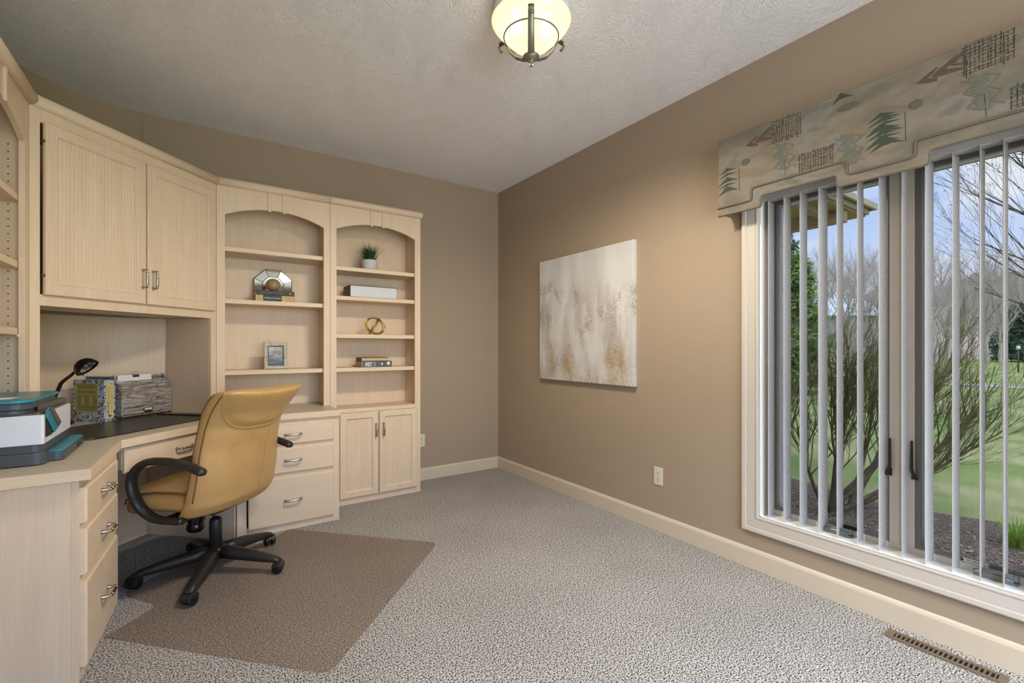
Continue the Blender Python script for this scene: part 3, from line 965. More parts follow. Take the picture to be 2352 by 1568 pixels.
# ================================================================== built-in cabinets
HUP = Vector((0, 0, 1))
def pull(mb, c, ax, out, L=.104, h=.028):
    """bow pull: two flared feet and an arched bar; c = middle on the surface"""
    c, ax, out = Vector(c), Vector(ax).normalized(), Vector(out).normalized()
    side = ax.cross(out)
    for sgn in (-1, 1):
        f = c + ax * sgn * L * .44
        mb.tube([f, f + out * .004, f + out * .008, f + out * h * .7, f + ax * (-sgn * .004) + out * h * .95], [.0085, .0085, .0060, .0052, .0048], 10)
    pts, rr = [], []
    for k in range(13):
        t = -1 + k / 6
        pts.append(c + ax * t * L * .47 + out * (h * (.92 + .16 * (1 - t * t))))
        rr.append(.0050 + .0016 * (1 - t * t))
    mb.tube(pts, rr, 10)
    for sgn in (-1, 1):
        p = c + ax * sgn * L * .30 + out * (h * 1.06)
        mb.tube([p - ax * .002, p + ax * .002], .0075, 10)

def door(parent, x0, x1, z0, z1, yf, M4=None, local=True, rail=.056, hx=None, hz=None, hinge=None):
    """beadboard door in a local frame: x across, z up, front face towards -y at yf"""
    mb = MB(local); mb.M = M4 or Matrix.Identity(4)
    T = .019
    w, h = x1 - x0 - 2 * rail, z1 - z0 - 2 * rail
    mb.frame((x0 + rail, yf + T, z0 + rail), (1, 0, 0), (0, 0, 1), (0, -1, 0), w, h,
             [(0, 0), (0, T - .009), (.004, T - .007), (.006, T - .002), (.009, T), (rail - .004, T), (rail, T - .005), (rail, 0)])
    nb = max(6, round(w / .0165)); bw = w / nb
    xs = []
    for k in range(nb):
        a = x0 + rail + k * bw
        xs += [(a, .0118), (a + .0022, .0095), (a + bw * .5, .0088), (a + bw - .0022, .0095)]
    xs.append((x0 + rail + w, .0118))
    vs = [(x, yf + d, z0 + rail) for x, d in xs] + [(x, yf + d, z1 - rail) for x, d in xs]
    n = len(xs)
    mb.add(vs, [(i, i + 1, n + i + 1, n + i) for i in range(n - 1)], False)
    d = mb.build('door', MAT['maple'], parent, bevel=.0012)
    if hx is not None:
        g = MB(local); g.M = mb.M
        pull(g, (hx, yf, hz), (0, 0, 1), (0, -1, 0))
        g.build('handle', MAT['nickel'], d)
    if hinge is not None:
        for hz_ in (z0 + .085, z1 - .085):
            g = MB(local); g.M = mb.M
            g.box(hinge - .003, yf + .004, hz_ - .006, hinge + .004, yf + T, hz_ + .006)
            g.build('hinge', MAT['lead'], d)
    return d

def drawer(parent, p0, p1, z0, z1, out, name='drawer', mat=None, T=.019):
    """slab drawer front between plan points p0-p1 on the cabinet face, facing 'out'"""
    p0, p1, out = Vector((*p0, 0)), Vector((*p1, 0)), Vector((*out, 0)).normalized()
    ex = (p1 - p0).normalized()
    W_ = (p1 - p0).length
    mb = MB(); mb.M = basis((p0.x, p0.y, 0), ex, out, (0, 0, 1))
    e = .006
    a = [(0, 0, z0), (W_, 0, z0), (W_, 0, z1), (0, 0, z1)]
    b = [(0, T - e, z0), (W_, T - e, z0), (W_, T - e, z1), (0, T - e, z1)]
    c = [(e, T, z0 + e), (W_ - e, T, z0 + e), (W_ - e, T, z1 - e), (e, T, z1 - e)]
    mb.loft([a, b, c], smooth=False)
    d = mb.build(name, mat or MAT['maple_h'], parent, bevel=.001)
    g = MB()
    q = (p0 + p1) / 2 + out * T
    pull(g, (q.x, q.y, (z0 + z1) / 2), ex, out)
    g.build('handle', MAT['nickel'], d)
    return d

def arch(x0, x1, zs, za, n=20):
    w = x1 - x0; rise = za - zs; R_ = (w * w / 4 + rise * rise) / (2 * rise); zc = za - R_; xm = (x0 + x1) / 2
    a0 = math.asin(w / 2 / R_)
    return [(xm + R_ * sin(-a0 + 2 * a0 * k / n), zc + R_ * cos(-a0 + 2 * a0 * k / n)) for k in range(n + 1)]

def crown_bar(mb, p0, p1, room, z=2.243, r=.0265, m0=0, m1=0, n=18):
    """round top rail from p0 to p1; m0 / m1 = 1 mitres that end at 22.5 degrees against its neighbour"""
    p0, p1, room = Vector((*p0, z)), Vector((*p1, z)), Vector((*room, 0)).normalized()
    d = (p1 - p0).normalized(); tq = math.tan(pi / 8)
    rings = []
    for p, mm, sg in ((p0, m0, 1), (p1, m1, -1)):
        rings.append([tuple(p + room * (r * cos(a)) + Vector((0, 0, r * sin(a))) + d * (sg * mm * (r * cos(a) * tq + .0004))) for a in [2 * pi * k / n for k in range(n)]])
    mb.loft(rings)
    for i in (len(mb.f) - 1, len(mb.f) - 2): mb.sm[i] = False

def shelves_unit(t, x0, x1, y0, y1, zb, zt, ox0, ox1, zs, za, sh, M4, local):
    """open case: sides, back, top, face frame with an arched head, fluted keystone, shelves. x across, -y front."""
    mb = MB(local); mb.M = M4
    s = .018
    mb.box(x0, y0 + .02, zb, x0 + s, y1, zt); mb.box(x1 - s, y0 + .02, zb, x1, y1, zt)
    mb.box(x0 + s, y0 + .02, zt - s, x1 - s, y1, zt)
    mb.build('case_sides', MAT['maple'], t, bevel=.001)
    mb = MB(local); mb.M = M4
    mb.box(x0 + s, y1 - .008, zb, x1 - s, y1, zt - s)
    mb.build('back_panel', MAT['maple'], t)
    mb = MB(local); mb.M = M4
    pl = [(x0, zb), (ox0, zb)] + arch(ox0, ox1, zs, za) + [(ox1, zb), (x1, zb), (x1, zt), (x0, zt)]
    mb.prism(pl, 'y', y0, y0 + .020)
    mb.build('face_frame', MAT['maple'], t, bevel=.0012)
    xm = (ox0 + ox1) / 2
    for xx in (xm - .045, xm + .045):
        mb = MB(local); mb.M = M4
        mb.prism([(xx - .0115, y0 + .001), (xx - .0115, y0 - .006), (xx - .007, y0 - .0095), (xx + .007, y0 - .0095), (xx + .0115, y0 - .006), (xx + .0115, y0 + .001)], 'z', za - .012, 2.222)
        mb.build('keystone_strip', MAT['maple'], t, bevel=.001)
    for z in sh:
        mb = MB(local); mb.M = M4
        mb.box(x0 + s + .001, y0 + .022, z - .029, x1 - s - .001, y1 - .009, z)
        mb.build('shelf', MAT['maple_h'] if abs(M4[0][0]) > .5 else MAT['maple_y'], t, bevel=.0015)

I4 = Matrix.Identity(4)
ZT = 2.228
YU = 3.513                                   # front of the upper cases on the back wall
WT_Z = .748                                  # worktop height

# -- open bookcase standing on the worktop
bk1 = thing('bookcase', 'maple arched bookcase on the desk return, nearest the corner cabinet', 'bookcase', (.451, 3.65, WT_Z))
shelves_unit(bk1, .102, .799, YU, YB - .002, WT_Z + .0005, ZT, .149, .755, 2.036, 2.104, [1.832, 1.489, 1.0185], I4, False)
mb = MB(); crown_bar(mb, (.102 + .0025, YU - .006), (.7998, YU - .006), (0, -1), m0=1)
mb.build('crown_rail', MAT['maple_h'], bk1)

# -- tall bookcase with doors at the end of the run
bk2 = thing('bookcase', 'maple arched bookcase with two beadboard doors at the end of the run', 'bookcase', (1.15, 3.65, 0))
shelves_unit(bk2, .8005, 1.501, YU, YB - .002, .0, ZT, .844, 1.454, 2.043, 2.108, [1.774, 1.555, 1.270, 1.0185, .713], I4, False)
mb = MB(); mb.box(.8445, YU, .0, 1.4535, YU + .02, .048); mb.box(.8445, YU, .684, 1.4535, YU + .02, .7125)
mb.box(.8445, YU, .048, .868, YU + .02, .684); mb.box(1.147, YU, .048, 1.161, YU + .02, .684)
mb.build('base_rails', MAT['maple_h'], bk2, bevel=.001)
mb = MB(); crown_bar(mb, (.8002, YU - .006), (1.5095, YU - .006), (0, -1))
mb.build('crown_rail', MAT['maple_h'], bk2, bevel=.003)
door(bk2, .864, 1.151, .052, .683, YU - .0205, None, False, .052, 1.129, .541)
door(bk2, 1.157, 1.467, .052, .683, YU - .0205, None, False, .052, 1.187, .541)

# -- bookcase on the left wall (front towards +x)
ML = basis((0, 0, 0), (0, 1, 0), (-1, 0, 0), (0, 0, 1))       # local x = world y, local y = -world x
bk3 = thing('bookcase', 'maple arched bookcase on the left wall above the printer', 'bookcase', (-.74, 2.45, WT_Z))
shelves_unit(bk3, 2.100, 2.8055, .597, .883, WT_Z + .0005, ZT, 2.147, 2.749, 2.036, 2.104, [1.812, 1.532, 1.252], ML, False)
mb = MB(); crown_bar(mb, (-.591, 2.098), (-.591, 2.806 - .0025), (1, 0), m1=1)
mb.build('crown_rail', MAT['maple_y'], bk3)
for px_ in (-.655, -.835):
    for k in range(40):
        z = .80 + k * .0314
        mb = MB(); mb.tube([(px_, 2.7862, z), (px_, 2.788, z)], .0026, 8)
        mb.build('peg_hole', MAT['black'], bk3)
mb = MB(); mb.cyl((-.617, 2.7492, 1.22), (-.617, 2.746, 1.22), .004, 10)
mb.build('shelf_pin', MAT['white_print'], bk3)

# -- corner cabinet set across the rounded corner
P0, P1 = Vector((-.597, 2.806)), Vector((.102, YU))
dg_ = P1 - P0
HW = dg_.length
HR = math.atan2(dg_.y, dg_.x)
hu = thing('corner_cabinet', 'maple corner cabinet with two beadboard doors over the desk nook', 'cabinet', (P0.x, P0.y, 1.355), HR)
def H(x, y, z): return (x, y, z - 1.355)
MH = Matrix.Translation((0, 0, -1.355))
mb = MB(True); mb.M = MH
mb.box(.001, .0, WT_Z + .0005, .040, .020, ZT); mb.box(.951, .0, WT_Z + .0005, HW - .001, .020, ZT)
mb.box(.040, 0, 2.160, .951, .020, ZT); mb.box(.040, 0, 1.355, .951, .020, 1.405)
mb.box(.500, 0, 1.405, .526, .020, 2.160)
mb.build('face_frame', MAT['maple'], hu, bevel=.0012)
mb = MB(True); mb.M = MH
mb.box(.024, .021, WT_Z + .0005, .040, .385, 2.20); mb.prism([(.951, .021), (.967, .021), (1.004, .372), (.990, .372)], 'z', WT_Z + .0005, 2.20)
mb.build('side_panels', MAT['maple'], hu)
mb = MB(True); mb.M = MH
mb.box(.041, .021, 1.360, .950, .36, 1.378)
mb.build('cabinet_bottom', MAT['maple_h'], hu)
mb = MB(True); mb.M = MH; mb.box(.041, .021, 2.195, .950, .36, 2.213)
mb.build('cabinet_top', MAT['maple_h'], hu)
door(hu, .048, .509, 1.402, 2.163, -.0205, MH, True, .055, .488, 1.538, .046)
door(hu, .517, .970, 1.402, 2.163, -.0205, MH, True, .055, .545, 1.538)
mb = MB(True); mb.M = MH
crown_bar(mb, (.0025, -.006), (HW - .0025, -.006), (0, -1), m0=1, m1=1)
mb.build('crown_rail', MAT['maple_h'], hu)
mb = MB()                                   # curved back of the desk nook, just clear of the wall
r2 = .590
ap = [(cx - r2 * cos(a * pi / 48), cy + r2 * sin(a * pi / 48)) for a in range(0, 25)]
ap = [(XL + .010, 2.95)] + ap + [(-.150, YB - .010)]
na_ = len(ap)
mb.add([(x, y, z) for z in (WT_Z + .0005, 1.36) for x, y in ap], [(i, i + 1, na_ + i + 1, na_ + i) for i in range(na_ - 1)], True)
ob = mb.build('back_panel', MAT['maple'], hu)

# -- desk worktop
F0, F1 = Vector((-.311, 2.155)), Vector((-.290, 2.735))
top = [(XL + .004, 2.155), (F0.x, F0.y), (F1.x, F1.y), (.198, 3.232), (.7985, 3.232), (.7985, YB - .004)]
top += [(cx, YB - .004)] + [(cx - .596 * sin(a * pi / 48), cy + .596 * cos(a * pi / 48)) for a in range(1, 24)] + [(XL + .004, cy)]
wtop = MB(); wtop.prism(top, 'z', WT_Z - .036, WT_Z)
o = wtop.build('desk_worktop', MAT['laminate'], bevel=.0015)
tag(o, 'L-shaped pale maple desk top wrapping the corner', 'worktop')
mb = MB()
edge = [Vector(p) for p in top[:5]]
rings = []
for i, p in enumerate(edge):
    if i == 0: nn_ = Vector((0, -1))
    elif i == len(edge) - 1: nn_ = Vector((0, -1))
    else:
        a, b = (edge[i] - edge[i - 1]).normalized(), (edge[i + 1] - edge[i]).normalized()
        na, nb_ = Vector((a.y, -a.x)), Vector((b.y, -b.x))
        nn_ = (na + nb_) / (1 + na.dot(nb_))
    q = p + nn_ * .006
    rings.append([(p.x, p.y, WT_Z - .037), (q.x, q.y, WT_Z - .037), (q.x, q.y, WT_Z + .0006), (p.x, p.y, WT_Z + .0006)])
mb.loft(rings, smooth=False)
mb.build('wood_edge', MAT['maple_h'], o)

# -- drawer cabinet under the return
cb1 = thing('drawer_cabinet', 'maple cabinet of three drawers right of the chair', 'drawer cabinet', (.499, 3.5, 0))
FY = 3.249
zc_ = WT_Z - .0365
mb = MB()
mb.box(.199, FY + .02, .0, .217, YB - .004, zc_); mb.box(.780, FY + .02, .0, .798, YB - .004, zc_)
mb.box(.217, YB - .02, .0, .780, YB - .004, zc_)
mb.build('case_sides', MAT['maple'], cb1, bevel=.001)
mb = MB()
mb.box(.199, FY, 0, .250, FY + .02, zc_); mb.box(.757, FY, 0, .798, FY + .02, zc_)
for a, b in ((0, .060), (.340, .378), (.525, .560), (.670, zc_)): mb.box(.250, FY, a, .757, FY + .02, b)
mb.build('face_frame', MAT['maple'], cb1, bevel=.001)
for a, b in ((.046, .346), (.370, .531), (.552, .677)):
    drawer(cb1, (.257, FY), (.7615, FY), a, b, (0, -1))

# -- drawer cabinet of the left wing
cb2 = thing('drawer_cabinet', 'maple cabinet of three drawers under the printer', 'drawer cabinet', (-.60, 2.45, 0))
G0, G1 = Vector((-.341, 2.180)), Vector((-.302, 2.745))
gd = (G1 - G0).normalized(); gn = Vector((gd.y, -gd.x))
def G(s_, d=0): 
    p = G0 + gd * s_ + gn * d
    return (p.x, p.y)
GL = (G1 - G0).length
mb = MB()
mb.box(XL + .004, 2.180, 0, G0.x - .020, 2.198, zc_)
mb.box(XL + .004, 2.700, 0, -.340, 2.718, zc_); mb.box(XL + .004, 2.198, 0, XL + .016, 2.700, zc_)
mb.build('case_sides', MAT['maple'], cb2, bevel=.001)
mb = MB()
def fpanel(s0, s1, z0, z1): mb.prism([G(s0, -.02), G(s1, -.02), G(s1), G(s0)], 'z', z0, z1)
fpanel(0, .016, 0, zc_); fpanel(.480, GL, 0, zc_)
for a, b in ((0, .060), (.340, .378), (.525, .560), (.670, zc_)): fpanel(.016, .480, a, b)
mb.build('face_frame', MAT['maple'], cb2, bevel=.001)
for a, b in ((.046, .346), (.370, .531), (.552, .677)):
    drawer(cb2, G(.010), G(.486), a, b, (gn.x, gn.y))

# -- knee-hole between the two drawer cabinets, with a pencil drawer
kd = thing('knee_hole_desk_unit', 'maple pencil drawer and panels across the knee hole behind the chair', 'desk unit', (-.1, 3.1, 0))
K0, K1 = Vector((-.283, 2.765)), Vector((.175, 3.223))
kdv = (K1 - K0).normalized(); kn = Vector((kdv.y, -kdv.x)); KL = (K1 - K0).length
K0 = K0 - kn * .012; K1 = K1 - kn * .012
mb = MB()
a, b = Vector((.197, 3.268)), Vector((-.245, 3.690))
u = (b - a).normalized(); w_ = Vector((-u.y, u.x)) * .016
mb.prism([tuple(a), tuple(b), tuple(b + w_), tuple(a + w_)], 'z', 0, zc_)
a, b = Vector((-.262, 3.700)), Vector((-.790, 3.170))
u = (b - a).normalized(); w_ = Vector((-u.y, u.x)) * .014
mb.prism([tuple(a), tuple(b), tuple(b + w_), tuple(a + w_)], 'z', 0, zc_)
mb.build('knee_hole_panels', MAT['maple'], kd)
mb = MB()
a, b = K0 + kdv * .01, K1 - kdv * .01
mb.prism([tuple(a - kn * .008), tuple(b - kn * .008), tuple(b - kn * .03), tuple(a - kn * .03)], 'z', .60, zc_)
mb.build('apron', MAT['maple_h'], kd)
drawer(kd, tuple(K0 + kdv * .012 - kn * .008), tuple(K1 - kdv * .012 - kn * .008), .584, .704, tuple(kn), T=.018)

# -- desk pad
pd = thing('desk_pad', 'dark brown leather desk pad on the corner of the worktop', 'desk pad', (-.20, 3.2, WT_Z))
A_ = Vector((-.440, 2.762)); ud = Vector((.697, .717)); vd = Vector((-.717, .697))
def PD(s_, t_): 
    p = A_ + ud * s_ + vd * t_
    return (p.x, p.y)
mb = MB(); mb.prism([PD(.055, .008), PD(.075, -.002), PD(.81, -.002), PD(.83, .008), PD(.83, .30), PD(.76, .455), PD(.03, .455), PD(0, .43), PD(0, .035)], 'z', WT_Z + .0005, WT_Z + .005)
mb.build('pad_base', MAT['pad'], pd, bevel=.0015)
mb = MB(); mb.prism([PD(.770, .004), PD(.828, .008), PD(.828, .30), PD(.770, .43)], 'z', WT_Z + .0048, WT_Z + .012)
mb.build('side_rail', MAT['pad'], pd, bevel=.002)
mb = MB(); mb.prism([PD(.057, .008), PD(.075, .001), PD(.13, .001), PD(.13, .452), PD(.03, .452), PD(.004, .43), PD(.004, .036)], 'z', WT_Z + .0048, WT_Z + .009)
mb.build('side_rail', MAT['pad'], pd, bevel=.002)

# ================================================================== things on the desk
Z0 = WT_Z
# -- printer
pr = thing('printer', 'white, slate and teal compact printer on the left end of the desk', 'printer', (-.66, 2.56, Z0))
def rrect(x0, y0, x1, y1, r, n=6):
    out = []
    for cx_, cy_, a0 in ((x1 - r, y1 - r, 0), (x0 + r, y1 - r, 90), (x0 + r, y0 + r, 180), (x1 - r, y0 + r, 270)):
        for k in range(n + 1):
            a = radians(a0 + 90 * k / n)
            out.append((cx_ + r * cos(a), cy_ + r * sin(a)))
    return out
PX0, PX1, PY0, PY1 = -.870, -.455, 2.312, 2.738
mb = MB(); mb.prism(rrect(PX0, PY0 + .002, PX1 + .004, PY1, .030), 'z', Z0 + .003, Z0 + .046)
mb.prism(rrect(PX0 + .002, PY0 + .006, PX1 - .002, PY1, .028), 'z', Z0 + .046, Z0 + .075)
mb.prism(rrect(PX0 + .02, PY0 + .02, PX1 - .02, PY1 - .02, .02), 'z', Z0 + .0005, Z0 + .004)
mb.build('base', MAT['slate'], pr, bevel=.002)
mb = MB()       # white body with a wedge-cut top towards the right
wz0, wz1 = Z0 + .075, Z0 + .180
mb.prism(rrect(PX0, PY0, PX1, PY1, .006, 3), 'z', wz0, wz1)
bd = mb.build('body', MAT['white_plastic'], pr, bevel=.0025)
mb = MB(); mb.prism(rrect(PX0 + .004, PY0 + .014, PX1 - .010, PY1 - .004, .012), 'z', wz1, wz1 + .006)
mb.build('body_top', MAT['slate_top'], pr, bevel=.001)
mb = MB(); mb.prism(rrect(PX0 + .002, PY0 - .004, PX1 - .045, PY1 - .045, .040), 'z', wz1 + .006, wz1 + .022)
mb.prism(rrect(PX0 + .002, PY0 - .010, PX1 - .035, PY1 - .030, .045), 'z', wz1 + .022, wz1 + .046)
mb.build('scanner_unit', MAT['slate'], pr, bevel=.003)
mb = MB(); mb.prism([(PX1 - .18, PY1 - .05), (PX1 - .035, PY0 + .10), (PX1 - .008, PY1 - .02), (PX1 - .03, PY1 - .002), (PX1 - .18, PY1 - .002)], 'z', wz1 + .006, wz1 + .028)
mb.build('scanner_rear', MAT['slate_top'], pr, bevel=.003)
mb = MB()
lidp = rrect(PX0 - .002, PY0 - .018, PX1 - .030, PY1 + .006, .045)
mb.prism(lidp, 'z', wz1 + .046, wz1 + .056)
ld = mb.build('lid', MAT['teal'], pr, bevel=.003, seg=3)
mb = MB(); mb.prism(rrect(PX0 + .004, PY0 - .010, PX1 - .038, PY1 + .004, .040), 'z', wz1 + .0558, wz1 + .0572)
mb.build('lid_panel', MAT['teal_dark'], ld)
mb = MB(); mb.prism([(-.70, 2.345), (-.555, 2.375), (-.545, 2.455), (-.70, 2.440)], 'z', wz1 + .0570, wz1 + .0576)
mb.build('lid_sticker', MAT['paper'], ld)
# slanted window in the right flank with the control panel inside
def fl(y, z, d=.0014): return (PX1 + d, y, z)
pf = MB(); pf.add([fl(PY0 + .020, wz0 + .022), fl(PY0 + .100, wz0 + .020), fl(PY0 + .200, wz0 + .042), fl(PY0 + .110, wz0 + .100), fl(PY0 + .020, wz0 + .100)], [(0, 1, 2, 3, 4)], False)
pf.build('panel_recess', MAT['black_plastic'], pr)
def slab(pts, t):
    q = MB(); a = [fl(y, z, .002) for y, z in pts]; b = [fl(y, z, .002 + t) for y, z in pts]
    q.loft([a, b], smooth=False); return q
slab([(PY0 + .014, wz0 + .118), (PY0 + .050, wz0 + .128), (PY0 + .185, wz0 + .036), (PY0 + .125, wz0 + .024), (PY0 + .018, wz0 + .092)], .004).build('control_strip', MAT['teal'], pr, bevel=.001)
slab([(PY0 + .045, wz0 + .124), (PY0 + .082, wz0 + .126), (PY0 + .215, wz0 + .052), (PY0 + .175, wz0 + .040)], .008).build('control_panel', MAT['slate_top'], pr, bevel=.002)
mb = MB(); mb.prism(rrect(-.50, 2.372, -.412, 2.750, .024), 'z', Z0 + .002, Z0 + .034)
tr_ = mb.build('output_tray', MAT['slate'], pr, bevel=.002)
mb = MB(); mb.prism(rrect(-.50, 2.374, -.414, 2.748, .022), 'z', Z0 + .034, Z0 + .040)
mb.build('tray_cover', MAT['teal'], tr_, bevel=.002)
mb = MB(); mb.box(-.4125, 2.60, Z0 + .010, -.409, 2.66, Z0 + .022)
mb.build('tray_notch', MAT['black_plastic'], tr_, bevel=.001)

# -- desk lamp
lp = thing('desk_lamp', 'small black desk lamp with a bent arm behind the printer', 'lamp', (-.650, 3.480, Z0))
bx_, by_ = -.650, 3.480
mb = MB(); mb.smooth = True
mb.lathe([(.004, Z0 + .0005), (.086, Z0 + .0005), (.088, Z0 + .008), (.070, Z0 + .020), (.020, Z0 + .030), (.004, Z0 + .032)], 32, (bx_, by_, 0))
mb.build('base', MAT['black_gloss'], lp)
def rayp(u, v, D):
    l = (u - 1176) / 1056; fx, fy, rx, ry = .5649, .8251, .8251, -.5649
    return Vector(((fx + l * rx) * D, (fy + l * ry) * D, 1.17 + (798 - v) * D / 1056))
a0 = rayp(122, 921, 2.50)
pts = [Vector((bx_, by_, Z0 + .02)), Vector((bx_ + .002, by_ - .005, Z0 + .08)), a0, rayp(133, 896, 2.49), rayp(140, 880, 2.485), rayp(149, 872, 2.48), rayp(164, 861, 2.47), rayp(177, 849, 2.46)]
mb = MB(); mb.tube(pts, [.0095, .0095, .0095, .0095, .0092, .009, .0075, .0065], 12)
mb.build('arm', MAT['black_plastic'], lp)
hc = rayp(198, 843, 2.45)
ax = (Vector((.988, .148, 0)) * .60 + Vector((0, 0, -1)) * .72 + Vector((.148, -.988, 0)) * .32).normalized()        # the shade opens down, right and towards the room
mb = MB(); mb.smooth = True
q = ax.to_track_quat('-Z', 'Y').to_matrix().to_4x4(); q.translation = hc
mb.M = q
mb.lathe([(.004, .046), (.020, .043), (.036, .034), (.048, .019), (.0545, .0), (.056, -.010), (.054, -.011), (.050, .0), (.043, .016), (.030, .029), (.004, .036)], 32, cap=False)
mb.build('shade', MAT['black_gloss'], lp)
mb = MB(); mb.M = q
mb.lathe([(.046, -.002), (.034, .010), (.016, .018), (.004, .019)], 24, cap=False)
mb.lathe([(.004, .0), (.012, .002), (.014, .010), (.010, .018)], 16)
mb.build('reflector', MAT['lamp_lens'], lp)
mb = MB(); mb.tube([rayp(176, 848, 2.46), rayp(184, 856, 2.43), rayp(191, 861, 2.41)], [.004, .0035, .0035], 8)
mb.build('switch_lever', MAT['black_plastic'], lp)

# -- fishing book and a folder
nrm45 = Vector((-.7071, .7071, 0)); udir = Vector((.7071, .7071, 0))
bk = thing('book', 'thick fishing book in a fish patterned jacket beside the wooden organiser', 'book', (-.43, 3.44, Z0))
sp0 = Vector((-.434, 3.436, Z0))                      # bottom of the spine, cover side
BW, BH, BT = .215, .238, .060
def bkbox(d0, d1, t0, t1, z0, z1):
    g = MB(); g.M = basis(sp0, nrm45, udir, (0, 0, 1)); g.box(d0, t0, z0, d1, t1, z1); return g
bkbox(.004, BW - .004, .003, BT - .003, .004, BH - .004).build('pages', MAT['paper'], bk)
bkbox(0, BW, 0, .003, .0005, BH).build('back_cover', MAT['jacket'], bk, bevel=.0006)
bkbox(0, BW, BT - .003, BT, .0005, BH).build('front_cover', MAT['jacket'], bk, bevel=.0006)
bkbox(-.003, .0005, 0, BT, .0005, BH).build('spine', MAT['jacket'], bk, bevel=.001)
pn = bkbox(.040, BW - .018, -.0006, .0, .052, BH - .018).build('blurb_panel', MAT['olive_panel'], bk)
pm = basis(sp0 + nrm45 * ((.040 + BW - .018) / 2) - udir * .0008, -nrm45, (0, 0, 1), -udir)
random.seed(2)
for k in range(22):                                   # ruled lines of tiny print on the back cover
    g = MB(); g.M = basis(sp0, nrm45, udir, (0, 0, 1))
    z = BH - .028 - k * .0068
    if k in (4, 8): continue
    w0 = .047 if k > 9 else .047 + random.uniform(0, .012)
    if k < 10 or k > 17: segs = [(w0, BW - .025 - random.uniform(0, .012))]
    else: segs = [(.047, .083 - random.uniform(0, .01)), (.101, .137 - random.uniform(0, .012)), (.157, .190 - random.uniform(0, .008))]
    for a_, b_ in segs: g.box(a_, -.0009, z, b_, -.0005, z + .0022)
    g.build('print_line', MAT['soil'], pn)
bc = bkbox(.095, .135, -.0006, .0, .016, .042).build('barcode', MAT['white_print'], bk)
g = MB(); g.M = basis(sp0, nrm45, udir, (0, 0, 1))
x = .100
while x < .130:
    w = random.choice((.0008, .0014, .0022)); g.box(x, -.0009, .018, x + w, -.0005, .040); x += w + random.choice((.0010, .0016))
g.build('barcode_bars', MAT['black'], bc)
yp = bkbox(-.0036, -.0028, .010, BT - .010, .018, BH - .012).build('spine_panel', MAT['yellow_panel'], bk)
sm = lambda t, z: basis(sp0 - nrm45 * .0040 + udir * t + Vector((0, 0, z)), (0, 0, -1), udir, -nrm45)
sm2 = lambda t, z: basis(sp0 - nrm45 * .0040 + udir * t + Vector((0, 0, z)), udir, (0, 0, 1), -nrm45)
text('author_lettering', 'LYONS', .0088, MAT['black'], yp, sm2(BT / 2, BH - .022))
text('title_lettering', 'The GIGANTIC BOOK of', .0140, MAT['gold_print'], yp, sm(BT * .66, .128), 1.0)
text('title_lettering', 'FISHING', .0245, MAT['gold_print'], yp, sm(BT * .36, .158), 1.0)
text('title_lettering', 'Stories', .0240, MAT['black'], yp, sm(BT * .36, .080), 1.0)
g = MB(); g.M = basis(sp0, nrm45, udir, (0, 0, 1))
for t0_, z0_, w_, h_ in ((.024, .026, .008, .012), (.033, .031, .006, .008), (.020, .038, .006, .006)): g.box(-.0042, t0_, z0_, -.0034, t0_ + w_, z0_ + h_)
g.build('publisher_mark', MAT['black'], yp)

# -- wooden organiser
og = thing('desk_organizer', 'weathered grey-brown wooden letter organiser with a small drawer on the desk', 'desk organizer', (-.26, 3.62, Z0))
of = Vector((-.3635, 3.5055, Z0)); OW = .318
OU = Vector((.709, .705, 0)); ON = Vector((-.705, .709, 0))
MO = basis(of, OU, ON, (0, 0, 1))
OD = .076
def obox(*a):
    g = MB(); g.M = MO; g.box(*a); return g
obox(.0, .001, .012, OW, OD, .020).build('bottom_board', MAT['barn'], og, bevel=.001)
sidep = [(.001, .012), (OD, .012), (OD, .255), (OD - .020, .252), (OD - .040, .215), (.020, .199), (.001, .194)]
for x in (0, OW - .010):
    g = MB(); g.M = MO; g.prism(sidep, 'x', x, x + .010); g.build('side_board', MAT['barn'], og, bevel=.001)
pl = [(.010, .066), (OW - .010, .066), (OW - .010, .194), (OW * .74, .194), (OW * .70, .176), (OW * .36, .176), (OW * .32, .194), (.010, .194)]
g = MB(); g.M = MO; g.prism(pl, 'y', .002, .010); g.build('front_board', MAT['barn'], og, bevel=.001)
obox(.010, OD * .42, .07, OW - .010, OD * .42 + .008, .222).build('divider', MAT['barn'], og, bevel=.001)
obox(.010, OD - .008, .02, OW - .010, OD, .250).build('back_board', MAT['barn'], og, bevel=.001)
obox(.010, .012, .064, OW - .010, OD - .009, .070).build('shelf_board', MAT['barn'], og)
dw = obox(.013, .0, .023, OW - .013, OD - .012, .062).build('drawer', MAT['barn'], og, bevel=.001)
g = MB(); g.M = MO
g.prism([(OW / 2 - .036, .044), (OW / 2 - .028, .054), (OW / 2 + .028, .054), (OW / 2 + .036, .044), (OW / 2 + .024, .034), (OW / 2 + .014, .024), (OW / 2 - .014, .024), (OW / 2 - .024, .034)], 'y', -.0016, .0002)
rg = [[(OW / 2 + .021 * cos(a) * s_, -.001 - .016 * sin(p_), .034 - .013 * (1 - s_) + 0) for a in [pi * k / 10 for k in range(11)]] for s_, p_ in ((1, 0), (.92, .7), (.7, 1.2), (.4, 1.5))]
g.tube([(OW / 2 - .021, -.002, .036), (OW / 2 - .016, -.013, .033), (OW / 2, -.017, .031), (OW / 2 + .016, -.013, .033), (OW / 2 + .021, -.002, .036)], .0045, 8)
g.build('label_pull', MAT['lead'], dw, bevel=.0005)
obox(OW / 2 - .024, -.0024, .040, OW / 2 + .024, -.0014, .050).build('label_card', MAT['white_print'], dw)
